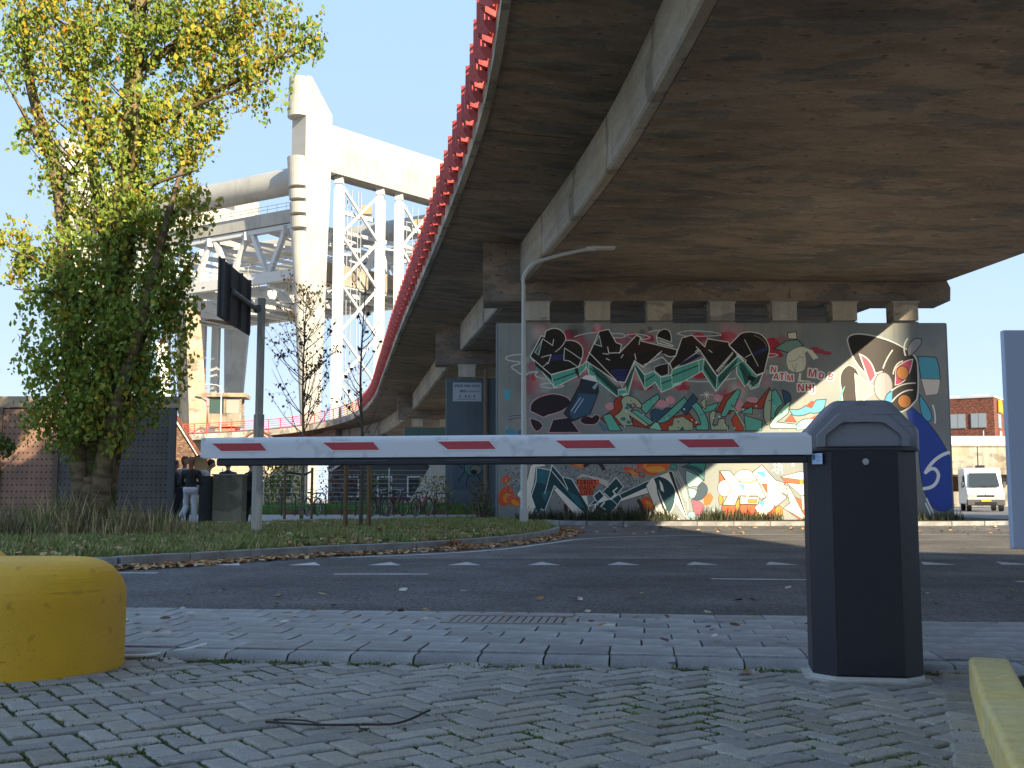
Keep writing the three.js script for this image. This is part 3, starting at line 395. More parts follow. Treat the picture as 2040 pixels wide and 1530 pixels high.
  for (const [x, y, rx, ry] of [[150, 560, 90, 130], [250, 620, 100, 60], [160, 360, 60, 60], [1050, 140, 130, 70], [1750, 260, 130, 50], [1950, 180, 160, 110], [1950, 660, 100, 70], [1920, 620, 70, 50]]) { E(c, '#bf4a24', x, y, rx, ry, 0.4); E(c, '#cc7a2c', x + 20, y + 25, rx * 0.6, ry * 0.5, 0.5); }
  for (let i = 0; i < 1500; i++) { const x = 150 + rd() * 1750, y = 180 + rd() * 480 * (0.5 + 0.5 * rd()); E(c, ['#3b4046', '#7c848c', '#8f9294', '#55534c'][i % 4], x, y, 5 + rd() * 9, 3 + rd() * 5, rd() * 3); }
  S(c, '#3a1d22', 46, 'M 1150 180 L Q 1300 60 1380 220', 'M 900 680 L 920 850', 'M 1580 720 L Q 1640 820 1700 850', 'M 1820 620 L Q 1900 740 1840 840', 'M 960 760 L 990 850');
  const pale = '#cfcabc', dt = '#173a40', dt2 = '#1f5a60';
  F(c, pale, 'M 460 180 L 600 110 L 660 190 L 530 200 L 500 420 L 470 520 L 530 560 L 500 830 L 330 830 L 360 620 L 285 545 L 330 480 L 390 500 Z', ln, 5); F(c, pale, 'M 750 480 L 800 450 L 1160 800 L 1060 850 Z', ln, 5); F(c, pale, 'M 990 350 L 1100 540 L 1170 560 L 1190 700 Z'); F(c, pale, 'M 1180 820 L 1300 620 L 1380 540 L 1550 690 L 1440 800 L 1300 700 L 1250 820 Z'); F(c, pale, 'M 1560 560 L 2030 380 L 2100 640 L 2080 700 L 2360 860 L 2150 860 L 1960 520 L 1560 640 Z', ln, 5);
  F(c, dt, 'M 540 205 L 720 240 L 730 170 L 860 320 L 980 350 L 1190 700 L 1170 810 L 760 430 L 640 740 L 590 720 L 560 820 L 470 560 L 530 380 Z', '#e0ddd2', 10); F(c, dt2, 'M 550 230 L 700 250 L 650 420 L 540 390 Z'); F(c, dt2, 'M 600 520 L 720 480 L 640 640 Z'); F(c, '#245e70', 'M 570 230 L 650 250 L 620 300 L 560 300 Z'); S(c, '#e0ddd2', 9, 'M 730 180 L 640 530', 'M 730 250 L 930 490', 'M 860 320 L 930 470'); F(c, dt2, 'M 900 480 L 1050 560 L 1150 720 L 1060 700 Z');
  F(c, dt, 'M 1190 690 L 1540 330 L 1630 445 L 1480 610 L 1390 520 L 1240 780 L 1440 790 L 1530 700 L 1560 660 L 1480 590 Z', '#e0ddd2', 9); F(c, dt, 'M 1250 560 L 1330 490 L 1390 560 L 1300 640 Z', '#e0ddd2', 11); S(c, '#e0ddd2', 16, 'M 1550 460 L 1500 500 L 1530 540 L 1460 600', 'M 1340 690 L 1390 640 L 1350 690 L 1400 730', 'M 1370 760 L 1420 800'); F(c, dt, 'M 1580 540 L 1990 350 L 2050 370 L 1990 430 L 1600 600 Z', '#e0ddd2', 8); F(c, dt, 'M 1480 600 L 1570 540 L 1610 590 L 1550 670 Z', '#e0ddd2', 8);
  for (let i = 0; i < 10; i++) S(c, i % 2 ? '#c9c4b4' : '#8f8d84', 9, `M ${1040 + i * 8} ${340 - i * 6} L Q ${1200 + i * 6} ${270 + i * 7} ${1440} ${380 + i * 8}`);
  F(c, '#bd4a2c', 'M 1030 350 L 1320 355 L 1330 420 L 1260 440 L 1240 550 L 1090 560 Z'); c.fillStyle = '#33140f'; c.textAlign = 'left';
  [['FORGET', 1040, 418, 82], ['DAILY', 1068, 485, 76], ['LIFE!', 1085, 548, 72]].forEach(([t, x, y, h]) => { c.font = `bold ${Math.round(SH.k * h)}px sans-serif`; c.fillText(t, SH.ox + SH.k * x, SH.oy + SH.k * y, SH.k * 250); });
  // ---- lower right lettering
  view(1290, 900, 6.18);
  F(c, pale, 'M -60 420 L 0 330 L 260 235 L 420 820 L 250 560 L 190 830 L 110 850 Z', ln, 5); F(c, dt, 'M 30 330 L 100 300 Q 250 330 300 480 Q 300 660 230 740 L 220 800 Z', '#e0ddd2', 10); F(c, ln, 'M 60 360 L 110 560 L 210 790 L 180 800 L 80 520 Z'); F(c, '#25221f', 'M 215 250 L 260 240 L 440 810 L 420 800 Z', '#e0ddd2', 6); F(c, pale, 'M 100 350 Q 150 380 160 500 L 120 470 Z'); S(c, '#c9c4b4', 7, 'M 270 250 L Q 380 380 400 560', 'M 300 250 L Q 420 380 420 600', 'M 330 240 L Q 440 400 450 700');
  E(c, '#bf5a28', 90, 170, 140, 90); E(c, '#c98a3a', 60, 220, 120, 40); F(c, '#bf5a28', 'M 640 540 L 720 500 L 760 560 L 720 650 L 640 660 Z'); F(c, '#3f8577', 'M 380 190 L 490 150 L 520 60 L 700 60 L 660 220 L 650 360 Q 560 230 380 190 Z', '#1c2c2a', 9); F(c, '#2b4b52', 'M 390 180 L Q 560 140 670 270 L 655 330 Q 560 210 390 200 Z'); F(c, '#9dbfb4', 'M 430 230 L 560 290 L 640 360 L 560 430 L 520 420 L 470 440 Q 410 400 430 230 Z', '#1c2c2a', 7); F(c, '#8fb0ac', 'M 450 450 Q 560 440 570 520 Q 530 590 470 560 Z', '#1c2c2a', 7); F(c, '#2f3f4c', 'M 620 370 Q 720 420 680 520 Q 620 620 500 590 Q 560 540 570 440 Z', '#1c2c2a', 6); F(c, '#8a4c5a', 'M 490 590 Q 600 590 640 660 Q 660 760 560 780 L 520 750 Z', '#3a2a3a', 6); E(c, '#3f8577', 280, 190, 45, 32, 0, '#1c2c2a', 6); E(c, '#7fbfa8', 490, 770, 45, 42, 0, '#1c2c2a', 6);
  const sg = '#b3b7a3', cr = '#d3cbb8', or = '#c1502f', ye = '#b9772f';
  F(c, or, 'M 840 250 L 930 390 L 830 440 Z', ln, 6); E(c, ye, 850, 590, 28, 60, 0, ln, 5); E(c, '#cdc8bb', 900, 450, 85, 100, 0, ln, 7); F(c, or, 'M 865 655 L 1020 655 L 1090 560 L 1090 640 L 1060 720 L 1020 835 L 865 830 Z', ln, 7); F(c, or, 'M 1085 645 L 1270 650 L 1260 740 L 1210 830 L 1085 830 Z', ln, 7); F(c, ye, 'M 1025 640 L 1075 560 L 1075 680 L 1040 750 Z', ln, 5); E(c, cr, 1150, 340, 140, 115, 0, ln, 6); F(c, sg, 'M 845 240 L 970 240 L 1090 380 L 1200 370 L 1300 350 L 1410 560 L 1340 580 L 1290 540 L 1070 540 L 1020 655 L 870 650 L 980 460 Z', ln, 8); F(c, sg, 'M 1085 340 L 1230 340 L 1250 375 L 1090 380 Z', ln, 6); F(c, cr, 'M 1240 260 L 1360 165 L 1520 350 L 1640 390 L 1560 480 L 1660 560 L 1460 720 L 1345 820 L 1255 680 L 1400 560 L 1330 400 Z', ln, 9); F(c, or, 'M 1350 395 L 1420 395 L 1420 520 Z', ln, 6); F(c, sg, 'M 1090 545 L 1320 560 L 1300 640 L 1085 640 Z', ln, 6); F(c, ye, 'M 1180 585 L 1290 585 L 1290 625 L 1180 625 Z', ln, 5); F(c, cr, 'M 1150 430 L 1270 480 L 1170 560 Z');
  F(c, '#4a86a8', 'M 1285 250 L 1390 240 L 1410 330 L 1330 290 Z'); F(c, '#4a86a8', 'M 1300 610 L 1390 600 L 1360 690 L 1430 710 L 1390 725 Z'); F(c, '#5a93ad', 'M 1060 400 L 1150 400 L 1140 490 Z'); F(c, cr, 'M 1590 310 L 1820 250 L 1950 260 L 1900 460 L 1950 520 L 1830 540 L 1700 420 Z', ln, 7); F(c, or, 'M 1590 315 L 1815 345 L 1815 400 L 1640 380 Z', ln, 6); F(c, ye, 'M 1815 345 L 1865 340 L 1865 400 L 1815 400 Z'); F(c, or, 'M 1865 290 L 1930 285 L 1930 400 L 1865 400 Z', ln, 5); F(c, sg, 'M 1560 390 L 1690 430 L 1680 540 L 1560 490 Z', ln, 6); F(c, or, 'M 1350 820 L 1480 700 L 1510 640 L 1510 800 L 1440 850 Z', ln, 6); E(c, ye, 1555, 725, 45, 65, 0, ln, 5); E(c, ye, 1290, 800, 35, 60, 0, ln, 5); F(c, or, 'M 1620 690 L 1760 560 L 1960 640 L 1960 830 L 1820 840 Z', ln, 6); F(c, sg, 'M 1650 450 L 1700 450 L 1850 760 L 1900 800 L 1850 830 L 1610 690 L 1690 630 Z', ln, 7); F(c, sg, 'M 1830 540 L 1920 540 L 1950 660 L 1840 720 Z', ln, 6);
  S(c, '#cfd0cc', 7, 'M 1500 160 L Q 1560 180 1600 180', 'M 1480 240 L Q 1530 200 1600 230', 'M 1520 150 L Q 1500 260 1560 270', 'M 1570 140 L 1560 260', 'M 1600 160 L 1610 270', 'M 735 710 L Q 780 690 760 740', 'M 740 770 L Q 790 720 820 760', 'M 780 720 L 790 800', 'M 740 780 L 840 775'); for (const [x, y] of [[965, 75], [965, 120], [1740, 80], [1740, 165], [1350, 110], [1280, 70]]) E(c, wh, x, y, 15, 20); F(c, or, 'M 740 60 L 850 60 L 800 105 Z', ln, 6); F(c, '#3a2a22', 'M 1030 130 L 1110 60 L 1060 60 Z');
  // ---- spray speckle, rain stains and chips over everything
  for (let i = 0; i < 5000; i++) { c.fillStyle = `rgba(${rd() > 0.5 ? '210,205,195' : '30,28,26'},${0.04 + 0.08 * rd()})`; c.fillRect(rd() * 2048, rd() * 896, 1 + rd() * 4, 1 + rd() * 5); }
  for (let i = 0; i < 46; i++) { const x = rd() * 2048; c.fillStyle = `rgba(40,38,34,${0.03 + 0.05 * rd()})`; c.fillRect(x, 0, 2 + rd() * 10, 60 + rd() * 500); }
  c.globalCompositeOperation = 'color-dodge'; c.fillStyle = '#2e2e2d'; c.fillRect(0, 0, 2048, 896); c.globalCompositeOperation = 'source-over';
  const t = new THREE.CanvasTexture(cv); t.colorSpace = THREE.SRGBColorSpace; t.wrapS = t.wrapT = THREE.ClampToEdgeWrapping; t.needsUpdate = true; return t;
})();
{
  const wallGeo = (x0, x1, h, d) => { const g = new RoundedBoxGeometry(x1 - x0, h, d, 3, 0.06).translate((x0 + x1) / 2, h / 2 - 0.1, 0); return g.index ? g.toNonIndexed() : g; };
  // pier with the mural, square to the camera
  const { p } = frameAt(S38), x0 = -0.5 - p.x, x1 = 13.55 - p.x;
  const paintGrey = M([0.16, 0.175, 0.18], 0.75, { bumpMap: grain3, bumpScale: 0.01 });
  const bear = [1048 + 22, 1190, 1313, 1437, 1560, 1679, 1800].map((u) => (u - 1020) / 2200 * 34.5 - p.x);
  const { o } = pier('mural_pier', 'wide bridge pier wall covered in colourful graffiti lettering', S38, 0.0, 6.18, paintGrey, metric(wallGeo(x0, x1, 6.28, 1.0)), bear);
  const mg = new THREE.PlaneGeometry(x1 - x0 - 0.14, 6.1); mg.translate((x0 + x1) / 2, 3.05 + 0.06, 0.504);
  mesh('graffiti_painting', mg, M([0.92, 0.92, 0.92], 0.62, { map: muralTex, bumpMap: grain3, bumpScale: 0.004 }), o);
  // next pier behind, blue-grey paint
  const bluePaint = M([0.145, 0.185, 0.22], 0.8, { map: plasterMap, bumpMap: grain3, bumpScale: 0.01 });
  const S2 = sAtZ(50), f2 = frameAt(S2), turn2 = 0.06, H2 = f2.p.y + SOF - 1.25;
  const P2 = pier('bridge_pier', 'blue-grey painted bridge pier with a small white notice behind the mural wall', S2, turn2, H2, bluePaint, metric(wallGeo(1.95, 13.6, H2 + 0.1, 1.0)), [2.9, 4.9, 6.9, 8.9, 10.9, 12.9]);
  const cv = document.createElement('canvas'); cv.width = 256; cv.height = 192; const c = cv.getContext('2d'); c.fillStyle = '#a9b3bb'; c.fillRect(0, 0, 256, 192); c.fillStyle = '#23303c'; c.font = 'bold 36px sans-serif'; c.fillText('VENO VAN GOUL', 14, 46, 230); c.fillText('MO', 60, 100); c.font = '26px sans-serif'; c.fillText('TOBANERTY', 124, 98, 120); c.font = 'bold 36px sans-serif'; c.fillText('2 . 0 2 . 0', 56, 154); c.fillRect(40, 168, 170, 4);
  const t = new THREE.CanvasTexture(cv); t.colorSpace = THREE.SRGBColorSpace;
  const sg = box(1.3, 0.85, 0.02, 2.92, H2 - 0.62, 0.515); { const u = sg.attributes.uv, q = sg.attributes.position; for (let i = 0; i < u.count; i++) u.setXY(i, (q.getX(i) - 2.27) / 1.3, (q.getY(i) - (H2 - 1.045)) / 0.85); }
  mesh('notice_board', sg, M([1, 1, 1], 0.7, { map: t }), P2.o);
  // sprayed fish-like blob
  const cv2 = document.createElement('canvas'); cv2.width = cv2.height = 256; const d = cv2.getContext('2d'); d.fillStyle = '#6c7d88'; d.fillRect(0, 0, 256, 256); SH.k = 1; SH.ox = SH.oy = 0; E(d, '#6f9c92', 150, 95, 70, 60, 0, '#26343c', 5); E(d, '#a9a68a', 165, 110, 40, 34, 0, '#26343c', 4); E(d, '#1f2a30', 150, 128, 22, 18); S(d, '#26343c', 6, 'M 80 80 L 40 20', 'M 90 120 L Q 50 160 40 200', 'M 120 150 L Q 90 190 100 230', 'M 180 160 L 205 200', 'M 70 100 L 30 70');
  const t2 = new THREE.CanvasTexture(cv2); t2.colorSpace = THREE.SRGBColorSpace; const fg = new THREE.PlaneGeometry(1.6, 1.6).translate(3.1, 1.9, 0.505); mesh('graffiti_painting', fg, M([0.45, 0.47, 0.49], 0.8, { map: t2 }), P2.o);
  mesh('drain_pipe', [bar(new THREE.Vector3(3.75, 0.1, 0.62), new THREE.Vector3(3.75, H2 + 0.4, 0.62), 0.09)], M([0.2, 0.13, 0.09], 0.8), P2.o);
  // third and far piers
  const tealPaint = M([0.12, 0.24, 0.24], 0.8, { map: plasterMap });
  const S3 = sAtZ(80), f3 = frameAt(S3), H3 = f3.p.y + SOF - 1.25; pier('bridge_pier', 'teal painted bridge pier farther back under the viaduct', S3, 0.12, H3, tealPaint, metric(wallGeo(1.95, 13.6, H3 + 0.1, 1.0)), [2.9, 4.9, 6.9, 8.9, 10.9, 12.9]);
  const s4 = sAtZ(99.2); [['viaduct', 2], ['towers', 17], ['gate', 32]].forEach(([, ds], i) => { const s = s4 + ds, f = frameAt(s), H = f.p.y + SOF - 1.25; pier('bridge_pier', ['plain concrete pier where the far viaduct bends left', 'plain concrete pier of the far viaduct behind the birch sapling', 'plain concrete pier of the far viaduct beside the brick house'][i], s, Math.atan2(-f.t.x, -f.t.z), H, mat.concrete, metric(wallGeo(1.95, 13.6, H + 0.1, 1.0)), [2.9, 6.9, 12.9]); });
}
// ---------------------------------------------------------------- red railing on the deck edge: folded, slotted plates with rails above
{
  const r = thing('viaduct_railing', 'bright red railing of folded slotted plates along the viaduct edge', 'railing');
  const pitch = 1.16, n = Math.floor((EL - 66) / pitch);
  // one plate: a folded triangular shell that stands out from the edge, with a slotted face
  const face = new THREE.Shape(); face.moveTo(0, 0.12); face.lineTo(0.2, 0.0); face.lineTo(0.4, 0.1); face.lineTo(0.4, 0.85); face.lineTo(0, 0.85); face.closePath();
  for (let k = 0; k < 4; k++) { const h = new THREE.Path(), x = 0.05 + k * 0.085; h.moveTo(x, 0.25); h.lineTo(x, 0.72); h.lineTo(x + 0.035, 0.72); h.lineTo(x + 0.035, 0.25); h.closePath(); face.holes.push(h); }
  const plate = new THREE.ExtrudeGeometry(face, { depth: 0.02, bevelEnabled: false });
  const A = plate.clone().rotateY(0.62), B = slab([[0, 0.12], [0.92, 0.04], [0.92, 0.85], [0, 0.85]], 0.02);
  // local axes: x along the edge, z outwards (left of the deck)
  const tip = new THREE.Vector3(0.62 * Math.cos(0.62), 0, 0);
  const fin = new THREE.Shape(); fin.moveTo(0, 0.12); fin.lineTo(0.24, 0.12); fin.absarc(0, 0.12, 0.24, 0, -Math.PI / 2, true); fin.closePath();
  const finG = new THREE.ExtrudeGeometry(fin, { depth: 0.02, bevelEnabled: false, curveSegments: 8 }).rotateY(-Math.PI / 2);
  const shell = join([plate.clone().rotateY(-1.05).translate(0.02, 0, 0.02), B.clone().rotateY(0.37 + Math.PI).translate(1.1, 0, 0.02)]);
  const post = join([box(0.06, 1.2, 0.05, 0, 0.55, 0.04), box(0.05, 0.05, 0.16, 0, 1.1, 0.1, 0, 0.3)]);
  const plateMats = [M([0.5, 0.085, 0.075], 0.6, { map: scuff }), M([0.54, 0.1, 0.085], 0.65, { map: scuff }), M([0.44, 0.075, 0.066], 0.62, { map: scuff })];
  for (let i = 0; i < n; i++) {
    const s = 52 + i * pitch; if (s > EL - 12) break; const { p, t } = frameAt(s), turn = Math.atan2(-t.z, t.x);
    const far = -p.z > 92 && i > 60;
    const g = far ? mesh('post', post, mat.red, r) : mesh('folded_plate', shell, plateMats[(i * 7) % 3], r); g.position.set(p.x, p.y + 0.25, p.z); g.rotation.y = turn; g.scale.z = -1;
    if (far) continue;
    const f = mesh('fin', finG, plateMats[(i * 5) % 3], g); f.position.set(0.9, 0, 0.03);
    const q = mesh('post', post, mat.red, g); q.position.set(0.02, 0, 0);
  }
  const s0 = 52, s1 = Math.min(EL - 12, 52 + n * pitch);
  for (const [u, h, w] of [[-0.06, 1.4, 0.06], [-0.06, 1.2, 0.04], [-0.06, 1.0, 0.04], [-0.06, 0.8, 0.04], [-0.06, 0.6, 0.04]]) mesh('rail', sweep([[u - w / 2, h - w / 2], [u + w / 2, h - w / 2], [u + w / 2, h + w / 2], [u - w / 2, h + w / 2]], s0, s1, 2), mat.red, r);
}
// ---------------------------------------------------------------- barrier
{
  const cab = thing('boom_barrier', 'dark boom barrier cabinet with a long lowered white arm striped red', 'barrier', [1.5, 0, 4.8], -0.17);
  const charcoal = M([0.014, 0.015, 0.023], 0.5, { map: scuff, bumpMap: fine, bumpScale: 0.0006 }), hoodM = M([0.2, 0.205, 0.235], 0.42, { map: scuff, bumpMap: fine, bumpScale: 0.0004 });
  const w = 0.222, d = 0.19, ch = 0.085, y0 = 0.022, y1 = 0.945;
  const plan = (w, d, ch) => [[-w + ch, -d], [w - ch, -d], [w, -d + ch], [w, d - ch], [w - ch, d], [-w + ch, d], [-w, d - ch], [-w, -d + ch]];
  const up = (pts, h, y, b = 0) => metric(slab(pts, h - 2 * b, b).rotateX(-Math.PI / 2).translate(0, y + b, 0));
  mesh('body', [up(plan(w - 0.004, d - 0.004, ch), y1 - y0, y0, 0.004)], charcoal, cab);
  mesh('door_panel', [rbox(0.262, y1 - y0 - 0.012, 0.008, 0.003, 0.004, (y0 + y1) / 2, d + 0.004)], M([0.009, 0.01, 0.016], 0.55, { bumpMap: fine, bumpScale: 0.0008 }), cab);
  mesh('door_seam', [box(0.006, y1 - y0 - 0.01, 0.004, -0.132, (y0 + y1) / 2, d + 0.002), box(0.27, 0.005, 0.004, 0.004, y0 + 0.008, d + 0.002)], mat.black, cab);
  mesh('base_rail', [up(plan(w + 0.003, d + 0.003, ch), 0.016, 0.004)], M([0.6, 0.62, 0.62], 0.35, { metalness: 0.6 }), cab);
  mesh('foundation', [up(plan(w + 0.03, d + 0.03, ch), 0.06, -0.056)], mat.concrete, cab);
  // hood: arched outline, hollow front panel
  const arch = (k) => { const s = new THREE.Shape(); const W = w - 0.014 - k, t = 0.172 - k; s.moveTo(-W, k ? 0.018 : 0); s.lineTo(-W, 0.052); s.quadraticCurveTo(-W, 0.064, -W + 0.012, 0.072); s.lineTo(-0.11 + k * 0.35, t - 0.006); s.quadraticCurveTo(-0.1 + k * 0.35, t, -0.085 + k * 0.35, t); s.lineTo(0.085 - k * 0.35, t); s.quadraticCurveTo(0.1 - k * 0.35, t, 0.11 - k * 0.35, t - 0.006); s.lineTo(W - 0.012, 0.072); s.quadraticCurveTo(W, 0.064, W, 0.052); s.lineTo(W, k ? 0.018 : 0); s.closePath(); return s; };
  const core = slab(arch(0), 2 * d - 0.1, 0.022).translate(0, y1 + 0.022, -d + 0.05);
  const hood = mesh('hood', [metric(core)], hoodM, cab);
  const rim = arch(0.022), inner = arch(0.055); rim.holes.push(new THREE.Path(inner.getPoints(12)));
  mesh('hood_rim', [metric(new THREE.ExtrudeGeometry(rim, { depth: 0.014, bevelEnabled: true, bevelSize: 0.006, bevelThickness: 0.008, bevelSegments: 3, curveSegments: 12 }).translate(0, y1 + 0.004, d - 0.026))], hoodM, hood);
  mesh('lock', [new THREE.CylinderGeometry(0.013, 0.013, 0.014, 24).rotateX(Math.PI / 2).translate(0.004, y1 - 0.045, d + 0.014), new THREE.CylinderGeometry(0.006, 0.006, 0.018, 16).rotateX(Math.PI / 2).translate(0.004, y1 - 0.045, d + 0.016)], mat.steel, cab);
  const cv = document.createElement('canvas'); cv.width = 96; cv.height = 80; const c = cv.getContext('2d'); c.fillStyle = '#b9cbe6'; c.fillRect(0, 0, 96, 80); c.fillStyle = '#3f7fa8'; c.fillRect(6, 14, 26, 34); c.fillStyle = '#5d7da6'; for (let i = 0; i < 6; i++) c.fillRect(40, 12 + i * 10, 30 + (i * 17) % 20, 3); const t = new THREE.CanvasTexture(cv); t.colorSpace = THREE.SRGBColorSpace;
  const st = new THREE.PlaneGeometry(0.055, 0.046); mesh('sticker', st.rotateY(-Math.PI / 4).translate(-w + ch * 0.42, y1 - 0.03, d - ch * 0.42 + 0.003), M([1, 1, 1], 0.5, { map: t }), cab);

  cab.updateMatrixWorld(true);
  const L = 2.71, s = new THREE.Shape(); s.moveTo(-0.024, 0); s.lineTo(-0.024, 0.062); s.quadraticCurveTo(-0.024, 0.092, 0, 0.092); s.quadraticCurveTo(0.024, 0.092, 0.024, 0.062); s.lineTo(0.024, 0); s.closePath();
  const rail = new THREE.ExtrudeGeometry(s, { depth: L, bevelEnabled: true, bevelSize: 0.002, bevelThickness: 0.004, bevelSegments: 2, curveSegments: 14 }).rotateY(-Math.PI / 2);
  const place = (g) => { g.rotateZ(0.001).rotateY(-0.148).translate(0, 0.935, 0); return g; };
  const arm = new THREE.Mesh(place(metric(rail)), M([0.7, 0.72, 0.76], 0.35, { map: scuff })); arm.name = 'arm'; arm.castShadow = arm.receiveShadow = true; scene.add(arm); arm.position.set(1.27, 0, -4.7); arm.updateMatrixWorld(true); cab.attach(arm);
  mesh('end_cap', place(metric(rbox(0.02, 0.094, 0.05, 0.006, -L - 0.008, 0.046, 0))), M([0.62, 0.64, 0.68], 0.4), arm);
  mesh('rubber_edge', place(metric(rbox(L - 0.07, 0.034, 0.03, 0.008, -L / 2 + 0.02, -0.02, 0))), M([0.02, 0.021, 0.026], 0.6), arm);
  const redM = M([0.42, 0.012, 0.03], 0.3), whM = M([0.78, 0.78, 0.8], 0.35);
  for (let k = 0; k < 5; k++) { const x = -2.67 + k * 0.528; const q = (e, zz) => place(new THREE.ShapeGeometry(poly([[x - e * 0.9, 0.066 + e], [x + 0.233 + e * 0.5, 0.066 + e], [x + 0.262 + e * 1.3, 0.031 - e], [x + 0.045 - e, 0.031 - e]])).translate(0, 0, zz)); mesh('white_border', q(0.0045, 0.0285), whM, arm); mesh('red_stripe', q(0, 0.0297), redM, arm); }
  for (let k = 0; k < 4; k++) mesh('print_line', place(new THREE.ShapeGeometry(poly([[-2.1 + k * 0.52, -0.0155], [-1.85 + k * 0.52, -0.0155], [-1.85 + k * 0.52, -0.0175], [-2.1 + k * 0.52, -0.0175]])).translate(0, 0, 0.0162)), M([0.12, 0.12, 0.13], 0.6), arm);
}
// ---------------------------------------------------------------- yellow blocks
{
  const m = M([0.82, 0.46, 0.02], 0.62, { map: texture(512, (u, v) => { let k = 0.93 + 0.12 * (fbm(u, v, 4, 4, 4, 81) - 0.5); k -= 0.1 * smooth(0.68, 0.78, fbm(u, v, 20, 20, 3, 83)); k -= 0.16 * smooth(0.66, 0.74, fbm(u, v, 4, 70, 3, 87)) * smooth(0.5, 0.65, fbm(u, v, 4, 4, 3, 89)); const chip = vnoise(u, v, 110, 110, 85) > 0.988; return chip ? [0.3, 0.26, 0.2] : [k, k * (0.97 + 0.05 * fbm(u, v, 6, 6, 3, 86)), k * 0.9].map(cl); }, 0.9), bumpMap: grain, bumpScale: 0.004 });
  const stad = (L, r) => { const s = new THREE.Shape(); s.moveTo(-L, -r); s.lineTo(0, -r); s.absarc(0, 0, r, -Math.PI / 2, Math.PI / 2, false); s.lineTo(-L, r); s.absarc(-L, 0, r, Math.PI / 2, Math.PI * 1.5, false); return s; };
  const block = (L, r, h, b) => { const e = new THREE.ExtrudeGeometry(stad(L, r - b), { depth: h - b, bevelEnabled: true, bevelThickness: b, bevelSize: b, bevelSegments: 10, curveSegments: 28 }).rotateX(-Math.PI / 2); const p = e.attributes.position; for (let i = 0; i < p.count; i++) if (p.getY(i) < 0) p.setY(i, 0); return metric(e); };
  const a = mesh('yellow_block', block(1.2, 0.41, 0.49, 0.18), m); a.position.set(-2.16, -0.01, -5.02); a.rotation.y = 0.1; tag(a, 'large rounded yellow concrete block left of the barrier arm tip', 'concrete block');
  const b = mesh('yellow_block', block(1.2, 0.4, 0.485, 0.16), m); b.position.set(-3.2, -0.01, -6.2); b.rotation.y = 0.15; tag(b, 'yellow concrete block whose top peeks over the nearer block', 'concrete block');
}
// white strip lying on the paving by the yellow block
tag(mesh('cable_strip', tube([V(-1.83, 0.012, 5.28), V(-1.72, 0.01, 5.32), V(-1.58, 0.02, 5.43), V(-1.5, 0.035, 5.52)], 0.009, 20, 6), M([0.75, 0.75, 0.72], 0.5)), 'thin white strip lying on the paving beside the yellow block', 'strip');
tag(mesh('twig', [tube([V(-0.82, 0.01, 3.77), V(-0.66, 0.014, 3.7), V(-0.5, 0.01, 3.72), V(-0.38, 0.012, 3.73), V(-0.28, 0.03, 3.86)], 0.004, 30, 5), tube([V(-0.62, 0.014, 3.7), V(-0.7, 0.012, 3.78), V(-0.8, 0.01, 3.8)], 0.003, 12, 5), tube([V(-0.5, 0.01, 3.72), V(-0.49, 0.01, 3.66), V(-0.46, 0.012, 3.64)], 0.003, 12, 5)], M([0.05, 0.035, 0.025], 0.9)), 'thin dark bare twig lying on the brick paving', 'twig');
// sign panel at the right edge
{
  const o = thing('sign_panel', 'tall pale blue-grey panel at the right edge beside the yellow kerb', 'panel', [2.28, 0, 4.2]);
  mesh('panel', rbox(0.8, 0.83, 0.03, 0.006, 0, 0.975, 0), M([0.42, 0.47, 0.58], 0.5), o);
  mesh('post', [bar(new THREE.Vector3(0.1, 0, -0.05), new THREE.Vector3(0.1, 1.2, -0.05), 0.03)], mat.steel, o);
}
// ---------------------------------------------------------------- road sign seen from behind
{
  const o = thing('road_sign', 'large road sign seen from its dark ribbed back on a grey pole', 'road sign', [-4.73, 0, 20.6]);
  const gm = M([0.66, 0.65, 0.6], 0.6, { map: concreteMap }), bk = M([0.045, 0.046, 0.048], 0.55, { bumpMap: grain, bumpScale: 0.001 });
  mesh('pole', [bar(new THREE.Vector3(0, 0.0, 0), new THREE.Vector3(0, 4.5, 0), 0.075, 0.075, 16)], gm, o);
  mesh('sleeve', [bar(new THREE.Vector3(0, 0.0, 0), new THREE.Vector3(0, 2.3, 0), 0.098, 0.098, 16)], gm, o);
  // the board runs from the pole towards the road, so that its back shows at a slant
  const th = -Math.PI / 2, W = 2.25, H = 1.02, yc = 4.28; const put = (name, geo, m) => { const q = mesh(name, geo, m, o); q.rotation.y = th; return q; };
  put('board', rbox(W, H, 0.03, 0.01, 0.12 + W / 2, yc, 0.19), bk);
  for (const u of [0.32, 0.95, 1.72, 2.2]) put('rib', box(0.06, H - 0.03, 0.06, 0.06 + u, yc, 0.145), bk);
  put('arm', bar(new THREE.Vector3(-0.1, yc + 0.02, 0.1), new THREE.Vector3(1.75, yc + 0.02, 0.1), 0.045, 0.045, 12), M([0.16, 0.16, 0.16], 0.5));
  put('clamp', [box(0.2, 0.12, 0.14, 0.0, yc + 0.02, 0.06), box(0.1, 0.12, 0.06, 1.76, yc + 0.02, 0.11)], M([0.1, 0.1, 0.1], 0.5));
}
